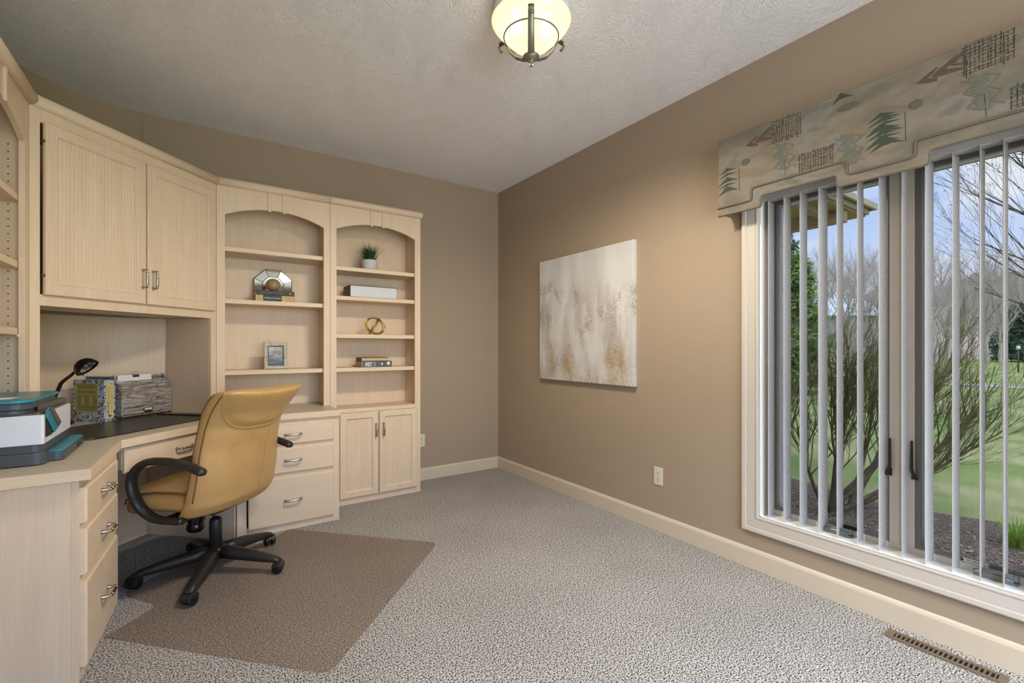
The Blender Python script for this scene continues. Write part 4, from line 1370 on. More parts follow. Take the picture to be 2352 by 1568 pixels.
for x in (.001, OW - .015):
    obox(x, -.0015, .0005, x + .014, .014, .014).build('corner_foot', MAT['lead'], og, bevel=.001)
    obox(x, OD - .012, .0005, x + .014, OD, .014).build('corner_foot', MAT['lead'], og, bevel=.001)
g = MB(); g.M = MO
g.tube([(-.004, .012, .190), (-.010, .004, .176), (-.012, -.004, .160), (-.008, -.002, .172), (-.002, .010, .196)], .0012, 6)
g.build('twine', MAT['pages_gold'], og)
pp = obox(.012, OD * .56, .0715, OW - .10, OD * .56 + .006, .257).build('paper_sheaf', MAT['paper'])
tag(pp, 'sheaf of white paper standing in the back slot of the wooden organiser', 'paper')
cp = thing('binder_clip', 'small black binder clip on the white paper in the organiser', 'binder clip', tuple(MO @ Vector((.118, OD * .56 + .003, .256))))
g = MB(); g.M = MO
g.prism([(OD * .56 - .005, .244), (OD * .56 + .011, .244), (OD * .56 + .0045, .2595), (OD * .56 + .0015, .2595)], 'x', .098, .138)
g.build('spring', MAT['black_plastic'], cp)
for dx in (.108, .126):
    g = MB(); g.M = MO
    g.tube([(dx + .0085 * cos(k * pi / 8), OD * .56 + .003, .268 + .010 * sin(k * pi / 8)) for k in range(16)], .0009, 6, closed=True)
    g.build('wire_handle', MAT['chrome'], cp)
fo = bkbox(.035, .215, .0655, .0725, .0006, .253).build('folder', MAT['blue_folder'], bevel=.001)
tag(fo, 'dark blue folder standing between the fishing book and the wooden organiser', 'folder')

# ================================================================== things on the shelves
# mirror, ball and two books
SZ = 1.489
mi = thing('faceted_mirror', 'octagonal faceted mirror with dark leading behind the gold ball', 'mirror', (.45, 3.745, SZ))
MC = Vector((.456, 3.742, SZ + .1245)); tilt = radians(-2.5)
MMi = Matrix.Translation(MC) @ Matrix.Rotation(tilt, 4, 'X')
Ro, Ri = .122, .064
def octp(r, f=1.0): return [(r * cos(radians(22.5 + 45 * k)) * 1.02 * f, r * sin(radians(22.5 + 45 * k))) for k in range(8)]
oo, ii = octp(Ro * 1.06), octp(Ri * 1.15)
g = MB(); g.M = MMi
g.prism(oo, 'y', -.001, .012); g.build('back_plate', MAT['lead'], mi)
g = MB(); g.M = MMi
g.add([(x, -.006, z) for x, z in ii], [tuple(range(8))], False); g.build('centre_glass', MAT['mirror'], mi)
for k in range(8):
    j = (k + 1) % 8
    g = MB(); g.M = MMi
    g.add([(oo[k][0], -.002, oo[k][1]), (oo[j][0], -.002, oo[j][1]), (ii[j][0], -.006, ii[j][1]), (ii[k][0], -.006, ii[k][1])], [(0, 1, 2, 3)], False)
    g.build('bevelled_facet', MAT['mirror'], mi)
g = MB(); g.M = MMi
g.tube([(x, -.001, z) for x, z in oo], .0030, 6, closed=True)
g.tube([(x, -.0065, z) for x, z in ii], .0022, 6, closed=True)
for k in range(8): g.tube([(oo[k][0], -.0025, oo[k][1]), (ii[k][0], -.0065, ii[k][1])], .0020, 6)
g.build('came', MAT['lead'], mi)

def book(name_label, x0, x1, y0, y1, z, h, cov, pages, spine='front', group=None, curve=0):
    """closed book lying flat; spine towards the room (front) or fore-edge towards the room"""
    t = thing('book', name_label, 'book', ((x0 + x1) / 2, (y0 + y1) / 2, z), 0, group)
    c = .0028
    g = MB()
    if spine == 'front': g.box(x0 + .004, y0 + c, z + c, x1 - .004, y1 - .004, z + h - c)
    else: g.box(x0 + c + .004, y0 + .005, z + c, x1 - .006, y1 - .005, z + h - c)
    g.build('pages', pages, t)
    g = MB(); g.box(x0, y0, z + .0004, x1, y1, z + c); g.build('bottom_cover', cov, t, bevel=.0006)
    g = MB(); g.box(x0, y0, z + h - c, x1, y1, z + h); g.build('top_cover', cov, t, bevel=.0006)
    g = MB()
    if spine == 'front': g.box(x0, y0 - .001, z + .0004, x1, y0 + c, z + h)
    else: g.box(x0, y0, z + .0004, x0 + c + .002, y1, z + h)
    sp = g.build('spine', cov, t, bevel=.0012)
    return t, sp
b2, s2 = book('streaked tan book with a black title band reading WORLD BOOK', .327, .572, 3.560, 3.712, SZ, .043, MAT['tan_cloth'], MAT['pages_gold'])
g = MB(); g.box(.372, 3.5575, SZ + .0002, .487, 3.5592, SZ + .0428); g.build('title_band', MAT['black_cloth'], s2)
text('title_lettering', 'WORLD BOOK', .0140, MAT['white_print'], s2, basis((.430, 3.5570, SZ + .022), (1, 0, 0), (0, 0, 1), (0, -1, 0)), 1.12)
b1, s1 = book('thin black book with dark red lettering lying on the WORLD BOOK', .330, .568, 3.556, 3.708, SZ + .0432, .031, MAT['black_cloth'], MAT['paper'])
text('title_lettering', 'THE ROOT FARM', .0185, MAT['red_print'], s1, basis((.425, 3.5545, SZ + .0585), (1, 0, 0), (0, 0, 1), (0, -1, 0)), 1.05)
g = MB(); g.prism([(.541 + .007 * cos(k * pi / 8), SZ + .0585 + .007 * sin(k * pi / 8)) for k in range(16)], 'y', 3.5542, 3.5552); g.build('spine_emblem', MAT['gold_print'], s1)
bz = SZ + .0745
g = MB(); g.smooth = True; g.M = Matrix.Translation((.438, 3.600, bz + .044))
g.lathe([(.0012 + .0455 * sin(pi * k / 20), -.0440 * cos(pi * k / 20)) for k in range(21)], 32)
ba = g.build('decorative_ball', MAT['gold_paint'])
tag(ba, 'streaked gold ball resting on the black book in front of the mirror', 'ornament')
g = MB(); g.smooth = True; g.M = Matrix.Translation((.402, 3.602, bz)) 
g.lathe([(.014, .0006), (.016, .003), (.012, .012), (.005, .017)], 16)
tag(g.build('ball_stand', MAT['gold_paint']), 'small gold cone wedged beside the streaked gold ball', 'ornament')

# photo frame
SZ = 1.0185
pf_ = thing('photo_frame', 'whitewashed carved frame holding a grey seascape photograph', 'photo frame', (.45, 3.60, SZ))
ta = radians(8)
MF = basis((.381, 3.585, SZ + .0015), (1, 0, 0), (0, sin(ta), cos(ta)), (0, -cos(ta), sin(ta)))
FWd, FH = .148, .188
g = MB(); g.M = MF
g.frame((.024, .024, -.010), (1, 0, 0), (0, 1, 0), (0, 0, 1), FWd - .048, FH - .048, [(0, 0), (0, .011), (.004, .014), (.020, .016), (.024, .012), (.024, 0)])
g.build('frame', MAT['whitewash'], pf_, bevel=.001)
g = MB(); g.M = MF
g.frame((.030, .030, -.008), (1, 0, 0), (0, 1, 0), (0, 0, 1), FWd - .060, FH - .060, [(0, 0), (0, .006), (.0062, .006), (.0062, 0)])
g.build('inner_rim', MAT['frame_black'], pf_)
g = MB(); g.M = MF; g.box(.026, .026, -.009, FWd - .026, FH - .026, -.005); g.build('photograph', MAT['photo'], pf_)
g = MB(); g.M = MF; g.prism([(.055, .012), (.095, .012), (.085, FH * .7), (.065, FH * .7)], 'z', -.012, -.0102)
g.tube([(.075, .115, -.012), (.075, .016, -.062)], .0025, 6); g.build('easel_back', MAT['frame_black'], pf_)

# potted grass
SZ = 1.774
pg = thing('potted_grass', 'faux green grass in a speckled grey pot on the upper right shelf', 'potted plant', (1.110, 3.590, SZ))
mb = MB(); mb.smooth = True
mb.lathe([(.004, SZ + .0005), (.052, SZ + .0005), (.056, SZ + .006), (.0605, SZ + .072), (.059, SZ + .075), (.056, SZ + .073), (.054, SZ + .066), (.004, SZ + .064)], 36, (1.110, 3.590, 0))
mb.build('pot', MAT['pot'], pg)
mb = MB(); mb.lathe([(.004, SZ + .064), (.054, SZ + .064), (.05, SZ + .068), (.004, SZ + .069)], 24, (1.110, 3.590, 0)); mb.build('soil', MAT['soil'], pg)
random.seed(8)
mb = MB()
for k in range(230):
    a = random.uniform(0, 2 * pi); r0 = random.uniform(0, .042)
    ln_ = random.uniform(.095, .150); lean = random.uniform(.08, .98) * (r0 / .042 * .6 + .55)
    w = random.uniform(.0022, .0040)
    d = Vector((cos(a), sin(a), 0)); s_ = Vector((-sin(a), cos(a), 0))
    p = Vector((1.110, 3.590, SZ + .066)) + d * r0
    L_ = []
    for t in (0, .35, .7, 1.0):
        q = p + d * (ln_ * lean * t ** 1.4) + Vector((0, 0, ln_ * t * (1 - .22 * lean * t)))
        ww = w * (1 - t * .96)
        L_.append((q - s_ * ww, q + s_ * ww))
    vs = [tuple(v_) for pr_ in L_ for v_ in pr_]
    if max(v_[1] for v_ in vs) > 3.775: continue
    mb.add(vs, [(0, 1, 3, 2), (2, 3, 5, 4), (4, 5, 7, 6)], True)
mb.build('grass_blades', MAT['blade'], pg)

# big silver-edged book
SZ = 1.555
t, s_ = book('large thick book with silver page edges and dark covers alone on its shelf', .948, 1.318, 3.545, 3.725, SZ, .088, MAT['dark_leather'], MAT['silver_pages'], 'side')

# brass knot
SZ = 1.270
kn_ = thing('ring_sculpture', 'brass sculpture of two interlocked rings', 'sculpture', (1.165, 3.60, SZ))
mb = MB()
C1 = Vector((1.158, 3.60, SZ + .0695))
def ring(c, e1, e2, a, b, r):
    e1, e2 = Vector(e1).normalized(), Vector(e2).normalized()
    g = MB(); g.tube([c + e1 * a * cos(k * pi / 24) + e2 * b * sin(k * pi / 24) for k in range(48)], r, 8, closed=True); return g
ring(C1, (1, .05, -.22), (.18, .12, .96), .080, .063, .0052).build('ring', MAT['brass'], kn_)
ring(C1 + Vector((0, .008, .002)), (1, .35, -.25), (.16, .20, .95), .078, .060, .0048).build('ring', MAT['brass'], kn_)
ring(C1 + Vector((-.006, .0, .0008)), (.55, .05, .80), (.25, .94, -.23), .072, .060, .0050).build('ring', MAT['brass'], kn_)

# two books
SZ = 1.0185
t, s3 = book('slate grey book with a small picture on its spine, under the tan-edged book', 1.030, 1.275, 3.552, 3.700, SZ, .047, MAT['grey_cloth'], MAT['pages_gold'])
g = MB(); g.box(1.062, 3.5495, SZ + .006, 1.118, 3.5512, SZ + .041); g.build('spine_picture', MAT['picture'], s3)
g = MB()
for x in (1.040, 1.132, 1.140): g.box(x, 3.5498, SZ + .004, x + .0022, 3.5512, SZ + .043)
g.build('spine_rules', MAT['silver_pages'], s3)
g = MB(); g.box(1.236, 3.5495, SZ + .016, 1.258, 3.5512, SZ + .040); g.build('shelf_label', MAT['white_print'], s3)
g = MB(); g.prism([(1.196 + .007 * cos(k * pi / 6), SZ + .024 + .009 * sin(k * pi / 6)) for k in range(12)], 'y', 3.5495, 3.5512); g.build('spine_mark', MAT['white_print'], s3)
t, s4 = book('thin book with tan page edges on top of the slate grey book', 1.036, 1.252, 3.560, 3.695, SZ + .0472, .027, MAT['dark_leather'], MAT['pages_gold'], 'side')

# ================================================================== chair mat and chair
mt = MB()
c45 = Vector((.7071, -.7071)); d45 = Vector((.7071, .7071)); O_ = Vector((-.311, 2.458))
def MP(s_, t_):
    p = O_ + Vector((.691, -.723)) * s_ + Vector((.709, .705)) * t_
    return (p.x, p.y)
cor = [(.0, 0.0), (1.012, 0.0), (1.012, 1.128), (.0, 1.128), (.0, .900), (-.26, .86), (-.26, .270), (.0, .235)]
mpts = rounded([MP(*c) for c in cor] + [MP(*cor[0])], .055, 6)[:-1]
mt.prism(mpts, 'z', .0015, .0042)
o = mt.build('chair_mat', MAT['mat'])
tag(o, 'clear taupe vinyl chair mat lying on the carpet under the office chair', 'chair mat')

CX_, CY_ = .080, 2.860
ch = thing('office_chair', 'tan leather office chair with black arms and a five-star base at the desk', 'office chair', (CX_, CY_, 0), radians(45))
# --- backrest: lofted shell
lv = [  # z, half width, front y, back y, bow
    (.350, .205, .030, -.090, .026), (.355, .236, .010, -.140, .026), (.374, .258, -.030, -.174, .028), (.420, .270, -.070, -.204, .030),
    (.500, .272, -.105, -.220, .032), (.580, .268, -.128, -.234, .036), (.680, .260, -.142, -.248, .040), (.780, .256, -.162, -.274, .040),
    (.850, .258, -.172, -.306, .036), (.892, .264, -.190, -.334, .030), (.926, .268, -.210, -.356, .024), (.948, .264, -.238, -.366, .020), (.960, .252, -.280, -.360, .018)]
def interp(z):
    for a, b in zip(lv, lv[1:]):
        if a[0] <= z <= b[0]:
            t = (z - a[0]) / (b[0] - a[0])
            return [a[i] + (b[i] - a[i]) * t for i in range(5)]
    return lv[-1] if z > lv[-1][0] else lv[0]
NR = 48
rings = []
zs = [lv[0][0] + (lv[-1][0] - lv[0][0]) * (k / 44) for k in range(45)]
def seamz(x, w): return .772 + .165 * abs(x / w) ** 5.0
for z in zs:
    _, w, yf, yb, bow = interp(z)
    yc_, th = (yf + yb) / 2, (yf - yb) / 2
    r_ = []
    for k in range(NR):
        a = 2 * pi * k / NR
        ca, sa = cos(a), sin(a)
        x = w * math.copysign(abs(ca) ** .55, ca)
        y = yc_ + th * math.copysign(abs(sa) ** .75, sa) + bow * (x / w) ** 2 * 1.4
        zz = z + (.016 * (x / w) ** 2 if z > .80 else .016 * (x / w) ** 2 * max(0, (z - .6) / .2))
        if sa < 0 and z > seamz(x, w): 
            y -= .016 * min(1, (z - seamz(x, w)) / .022)
        r_.append((x, y, zz))
    rings.append(r_)
mb = MB(True); mb.loft(rings)
bkr = mb.build('backrest', MAT['leather'], ch, subsurf=1)
def outer(x, z):
    _, w, yf, yb, bow = interp(z)
    ca = math.copysign(min(1, abs(x / w)) ** (1 / .55), x); sa = -math.sqrt(max(0, 1 - ca * ca))
    return (yf + yb) / 2 - (yf - yb) / 2 * abs(sa) ** .75 + bow * (x / w) ** 2 * 1.4
mb = MB(True)
pts = []
for k in range(41):
    t = -1 + k / 20
    x = t * .2615; z = seamz(x, .263) + .002
    pts.append((x, outer(x, z) - .002, z + .016 * (x / .258) ** 2))
pts = [(-.262, -.300, .962)] + pts + [(.262, -.300, .962)]
mb.tube(pts, .0042, 8)
mb.build('headrest_piping', MAT['leather'], bkr)
for s_ in (-1, 1):
    for fy in (.35, -.25):
        mb = MB(True); pts = []
        for k in range(30):
            z = .45 + (.940 - .45) * k / 29
            _, w, yf, yb, bow = interp(z)
            sa = fy; ca = math.sqrt(1 - sa * sa)
            pts.append((s_ * (w * ca ** .55 + .0008), (yf + yb) / 2 + (yf - yb) / 2 * math.copysign(abs(sa) ** .75, sa) + bow * (ca ** .55) ** 2 * 1.4, z + .016 * max(0, min(1, (z - .6) / .2))))
        mb.tube(pts, .0030, 6); mb.build('side_seam', MAT['seam'], bkr)
mb = MB(True)
mb.tube([(.06 + .05 * (z - .45), outer(.06 + .05 * (z - .45), z) - .0002, z) for z in [.42 + .34 * k / 16 for k in range(17)]], .0009, 5)
mb.build('back_seam', MAT['leather'], bkr)
# --- seat cushion: two-layer rolled pad
def pad(name, y0, y1, w, z0, z1, droop, r=.5, mat=MAT['leather'], par=ch, wf=1.0):
    rg = []
    for k in range(25):
        t = k / 24
        y = y0 + (y1 - y0) * t
        e = min(1, (min(t, 1 - t) / .11)) ; e = math.sqrt(max(0, 1 - (1 - e) ** 2))
        zc2 = (z0 + z1) / 2 - droop * max(0, (t - .45) / .55) ** 2
        hh = (z1 - z0) / 2 * (.25 + .75 * e); ww = w * (.86 + .14 * e) * (1 - (1 - wf) * t)
        rg.append([(ww * math.copysign(abs(cos(a)) ** r, cos(a)), y, zc2 + hh * math.copysign(abs(sin(a)) ** .7, sin(a)) + .008 * (1 - (abs(cos(a)) ** r) ** 2) * (1 if sin(a) > 0 else 0)) for a in [2 * pi * q / 40 for q in range(40)]])
    g = MB(True); g.loft(rg)
    return g.build(name, mat, par, subsurf=1)
st = pad('seat', -.128, .285, .252, .372, .492, .035, .42)
pad('seat_top_pad', -.112, .270, .240, .455, .520, .035, .5, par=st)
mb = MB(True)
for s_ in (-1, 1):
    pts = [(s_ * .246, y, z) for y, z in [(-.12, .478), (-.10, .482), (0, .484), (.10, .480), (.20, .466), (.262, .440), (.272, .415)]]
    mb.tube(pts, .0040, 8)
mb.build('seat_piping', MAT['seam'], st)
# --- arms
def smooth_path(P, n=6):
    out = []
    P = [Vector(p) for p in P]
    for i in range(len(P) - 1):
        p0, p1, p2, p3 = P[max(i - 1, 0)], P[i], P[i + 1], P[min(i + 2, len(P) - 1)]
        for k in range(n):
            t = k / n
            out.append(.5 * ((2 * p1) + (p2 - p0) * t + (2 * p0 - 5 * p1 + 4 * p2 - p3) * t * t + (3 * p1 - p0 - 3 * p2 + p3) * t ** 3))
    out.append(P[-1]); return out
for s_ in (-1, 1):
    P = [(-.225, .598), (-.200, .612), (-.12, .636), (-.02, .648), (.08, .640), (.140, .606), (.168, .555), (.162, .495), (.148, .430), (.110, .385), (.060, .365), (-.02, .362), (-.075, .366)]
    path = smooth_path([(s_ * (.300 - .035 * max(0, (.50 - z) / .14)), y, z) for y, z in P])
    n = len(path); rr = []
    for i in range(n):
        t = i / (n - 1)
        rr.append(.010 + .021 * min(1, t / .06) if t < .06 else (.031 if t < .80 else .031 - .006 * (t - .8) / .2))
    mb = MB(True); mb.tube(path, rr, 14, up=(s_, 0, 0), flat=1.0)
    # flatten the section: narrow in the plane of the loop
    vv = []
    for idx, v_ in enumerate(mb.v):
        i = min(idx // 14, n - 1); c = path[i]
        d = Vector(v_) - c
        vx = Vector((d.x, 0, 0)); rest = d - vx
        vv.append(tuple(c + vx * .86 + rest * .56))
    mb.v = vv
    mb.build('armrest', MAT['black_plastic'], ch)
# --- mechanism, column, base
mb = MB(True); mb.box(-.115, -.095, .338, .115, .120, .364); mb.lathe([(.02, .326), (.070, .328), (.082, .338), (.082, .345)], 24)
for s_ in (-1, 1): mb.box(s_ * .09, -.05, .346, s_ * .275, .06, .366)
mb.build('seat_plate', MAT['black_plastic'], ch, bevel=.004)
mb = MB(True)
mb.lathe([(.010, .052), (.014, .052), (.014, .10), (.029, .102), (.029, .268), (.025, .280), (.018, .282)], 24)
mb.build('column', MAT['black_plastic'], ch)
mb = MB(True); mb.lathe([(.014, .280), (.014, .335)], 20); mb.build('piston', MAT['chrome'], ch)
mb = MB(True); mb.M = Matrix.Translation((0, .115, .345)) @ Matrix.Rotation(radians(4), 4, 'X')
prof = [(.004, -.0)] + [(.040 + (.004 if k % 2 else 0), -.004 - k * .007) for k in range(12)] + [(.034, -.095), (.040, -.105), (.043, -.125), (.034, -.140), (.004, -.142)]
mb.lathe(prof, 24); mb.build('tension_bellows', MAT['black_gloss'], ch)
mb = MB(True); mb.lathe([(.030, .082), (.050, .084), (.054, .100), (.050, .125), (.042, .132), (.030, .134)], 30)
hub = mb.build('base_hub', MAT['black_plastic'], ch)
for k in range(5):
    a = radians(179 - 45 + 72 * k)
    dx = Vector((cos(a), sin(a), 0)); sd = Vector((-sin(a), cos(a), 0))
    rg = []
    for r_, zt_, zb_, w in ((.036, .133, .088, .038), (.10, .132, .082, .035), (.18, .121, .074, .031), (.26, .103, .067, .027), (.310, .090, .064, .024), (.338, .079, .063, .021), (.348, .068, .062, .013)):
        c = dx * r_
        sec = [(-1, 0), (-.92, .55), (-.6, .92), (0, 1), (.6, .92), (.92, .55), (1, 0), (.9, -.0), (0, 0), (-.9, 0)]
        rg.append([tuple(c + sd * (w * p) + Vector((0, 0, zb_ + (zt_ - zb_) * max(q_, 0)))) for p, q_ in sec])
    mb = MB(True); mb.loft(rg); lg = mb.build('base_leg', MAT['black_plastic'], ch)
    ca_ = a + (.9, -.5, .35, 1.2, -.8)[k]
    q = Matrix.Translation(dx * .332) @ Matrix.Rotation(ca_, 4, 'Z')
    mb = MB(True); mb.M = q
    for s_ in (-1, 1):
        mb.tube([(0, s_ * .006, .0305), (0, s_ * .008, .0305), (0, s_ * .024, .0305), (0, s_ * .028, .0305)], [.020, .0255, .0255, .020], 24)
    mb.build('caster_wheel', MAT['black_gloss'], lg)
    mb = MB(True); mb.M = q
    hood = [(.030 * cos(t), .0325 + .030 * sin(t)) for t in [radians(-15 + 14.5 * j) for j in range(13)]]
    mb.prism(hood, 'y', -.0275, .0275)
    mb.cyl((0, 0, .05), (0, 0, .070), .011, 12)
    mb.build('caster_hood', MAT['black_plastic'], lg, bevel=.003)

# ================================================================== outdoors
GZ = -.35
mb = MB()
NX, NY = 40, 40
random.seed(21)
# lawn: gently rising away from the house
def gz(x, y):
    d = math.hypot(x - 3, y - 1)
    return GZ + .0 + max(0, d - 6) * .004
xs = [XR + WT + .0 + (70) * (i / NX) ** 1.8 for i in range(NX + 1)]
ys = [-45 + 115 * j / NY for j in range(NY + 1)]
mb.add([(x, y, gz(x, y)) for y in ys for x in xs], [(j * (NX + 1) + i, j * (NX + 1) + i + 1, (j + 1) * (NX + 1) + i + 1, (j + 1) * (NX + 1) + i) for j in range(NY) for i in range(NX)], True)
lw = mb.build('ground_lawn', MAT['lawn']); struct(lw)
# mulch bed along the house wall
mb = MB()
edge_ = []
for k in range(41):
    y = -2.5 + 9.0 * k / 40
    edge_.append((5.45 + .30 * sin(y * 1.1) + .25 * sin(y * 2.3 + 1), y))
vs = [(XR + WT + .005, y, GZ + .035) for _, y in edge_] + [(x - .15, y, GZ + .05) for x, y in edge_] + [(x, y, GZ - .01) for x, y in edge_]
mb.add(vs, [(i, i + 1, 41 + i + 1, 41 + i) for i in range(40)] + [(41 + i, 42 + i, 82 + i + 1, 82 + i) for i in range(40)], True)
struct(mb.build('ground_mulch_bed', MAT['mulch']))
mb = MB()
for k in range(4200):
    x, y = random.uniform(3.2, 5.2), random.uniform(.0, 4.2)
    a, L_, w_ = random.uniform(0, pi), random.uniform(.006, .024), random.uniform(.002, .007)
    t_ = random.uniform(-.4, .4)
    d = Vector((cos(a), sin(a), t_ * .6)) * L_; s_ = Vector((-sin(a), cos(a), random.uniform(-.3, .3))) * w_
    c = Vector((x, y, GZ + .045 + random.uniform(0, .012)))
    mb.m = random.choice((0, 0, 1, 2))
    mb.add([tuple(c - d - s_), tuple(c + d - s_ * .5), tuple(c + d * .9 + s_), tuple(c - d * .8 + s_)], [(0, 1, 2, 3)], False)
ck = mb.build('mulch_chips', [MAT['mulch'], MAT['treebark'], MAT['soffit']])
tag(ck, 'loose wood chips on the planting bed below the window', 'mulch', kind='stuff')
mb = MB()
mb.prism([(22.5, -30), (23.6, -30), (26.6, 42), (25.5, 42)], 'z', -.30, -.262)
struct(mb.build('path', MAT['path']))

def twig_tree(mb, p, d, L, r, depth, spread, rng, up=.15, tips=None, kids=(3, 5), taper=.62, n=4, bend=.25):
    p = Vector(p); d = Vector(d).normalized()
    P, Rr = [p.copy()], [r]
    steps_ = 3 if depth > 0 else 2
    for k in range(steps_):
        d = (d + Vector((rng.uniform(-1, 1), rng.uniform(-1, 1), rng.uniform(-.6, 1) + up)) * bend * .5).normalized()
        p = p + d * (L / steps_)
        P.append(p.copy()); Rr.append(r * (1 - (1 - taper) * (k + 1) / steps_))
    mb.tube(P, Rr, n, caps=False)
    if depth == 0:
        if tips is not None: tips.append(p.copy())
        return
    m_ = rng.randint(*kids)
    for k in range(m_):
        t = .35 + .65 * (k + rng.random()) / m_
        i = min(int(t * steps_), steps_ - 1); f_ = t * steps_ - i
        q = P[i].lerp(P[i + 1], f_)
        dd = (d + Vector((rng.uniform(-1, 1), rng.uniform(-1, 1), rng.uniform(-.7, .9) + up)) * spread).normalized()
        twig_tree(mb, q, dd, L * rng.uniform(.5, .78), r * taper * rng.uniform(.55, .8), depth - 1, spread, rng, up, tips, kids, taper, 3, bend)

# leaning multi-stemmed shrub close to the glass
rng = random.Random(4)
sh = thing('shrub', 'large bare multi-stemmed shrub with green twigs leaning right outside the window', 'shrub', (4.75, 1.75, GZ))
IR = Vector((.8251, -.5649, 0)); IF = Vector((.5649, .8251, 0))
bark, twg = MB(), MB()
base = Vector((4.72, 1.72, GZ + .03))
for k in range(11):
    a = (-.5, -.32, -.14, .02, .2, .40, .62, .85, 1.1, 1.4, 2.0)[k]
    d = (IR * a * 1.0 + Vector((0, 0, max(.25, 1.0 - abs(a) * .30))) + IF * rng.uniform(-.35, .35)).normalized()
    b0 = base + IR * rng.uniform(-.18, .22) + IF * rng.uniform(-.12, .12)
    L_ = rng.uniform(1.05, 1.35) * (1.0 if a > -.2 else .82) * (1.12 if .5 < a < 1.5 else 1.0)
    P = [b0]; dd = d.copy(); p = b0.copy()
    for q in range(5):
        dd = (dd + Vector((0, 0, .10)) + Vector((rng.uniform(-1, 1), rng.uniform(-1, 1), rng.uniform(-.5, .5))) * .12).normalized()
        p = p + dd * L_ / 5; P.append(p.copy())
    r0 = rng.uniform(.018, .032)
    bark.tube(P, [r0 * (1 - .13 * i) for i in range(6)], 7, caps=False)
    for q in range(13 if k < 5 else 22):
        t = rng.uniform(.45, 1.0); i = min(int(t * 5), 4); pp_ = P[i].lerp(P[i + 1], t * 5 - i)
        d2 = (dd + IR * rng.uniform(-.5, .8) + IF * rng.uniform(-.6, .6) + Vector((0, 0, rng.uniform(-.2, .7)))).normalized()
        twig_tree(twg, pp_, d2, rng.uniform(.30, .52), .0060, 2, .50, rng, .25, None, (3, 5), .68, 3, .3)
bark.build('stems', MAT['bark'], sh)
twg.build('twigs', MAT['twig'], sh)
# slimmer shrub to the left
sh2 = thing('shrub', 'thin open shrub of wispy stems at the left of the window view', 'shrub', (4.35, 2.35, GZ))
bark, twg = MB(), MB()
for k in range(7):
    d = (IR * rng.uniform(-.22, .30) + Vector((0, 0, 1)) + IF * rng.uniform(-.2, .2)).normalized()
    b0 = Vector((4.35, 2.35, GZ + .03)) + IR * rng.uniform(-.10, .2) + IF * rng.uniform(-.1, .1)
    P = [b0]; p = b0.copy(); dd = d
    for q in range(5):
        dd = (dd + Vector((rng.uniform(-1, 1), rng.uniform(-1, 1), .3)) * .12).normalized(); p = p + dd * .28; P.append(p.copy())
    bark.tube(P, [.010 - .0013 * i for i in range(6)], 5, caps=False)
    for q in range(5):
        t = rng.uniform(.3, 1.0); i = min(int(t * 5), 4)
        twig_tree(twg, P[i].lerp(P[i + 1], t * 5 - i), (dd + IR * rng.uniform(-.5, .5) + Vector((0, 0, .4))).normalized(), rng.uniform(.3, .5), .0065, 2, .5, rng, .3, None, (3, 4), .6, 4, .3)
bark.build('stems', MAT['bark'], sh2)
twg.build('twigs', MAT['twig'], sh2)

def lily(c, label, nb, ht, seed):
    r_ = random.Random(seed); mb = MB()
    for k in range(nb):
        a = r_.uniform(0, 2 * pi); L_ = ht * r_.uniform(.6, 1.1); w = r_.uniform(.006, .011)
        d = Vector((cos(a), sin(a), 0)); s_ = Vector((-sin(a), cos(a), 0)); p = Vector(c) + d * r_.uniform(0, .07)
        ln_ = r_.uniform(.15, .75); vs = []
        for t in (0, .33, .66, 1.0):
            q = p + d * (L_ * ln_ * t ** 1.5) + Vector((0, 0, L_ * (t - .35 * ln_ * t * t)))
            ww = w * (1 - .92 * t * t); vs += [tuple(q - s_ * ww), tuple(q + s_ * ww)]
        mb.add(vs, [(0, 1, 3, 2), (2, 3, 5, 4), (4, 5, 7, 6)], True)
    tag(mb.build('daylily_clump', MAT['lily']), label, 'plant', 'daylily clumps in the mulch bed')
lily((5.02, .70, GZ + .04), 'bright green daylily clump in the mulch, behind the second casement', 90, .22, 1)
lily((5.30, .58, GZ + .04), 'second bright green daylily clump, farther along the mulch bed', 60, .20, 2)
lily((5.05, 1.28, GZ + .03), 'small yellow-green daylily tuft at the edge of the lawn', 40, .13, 3)

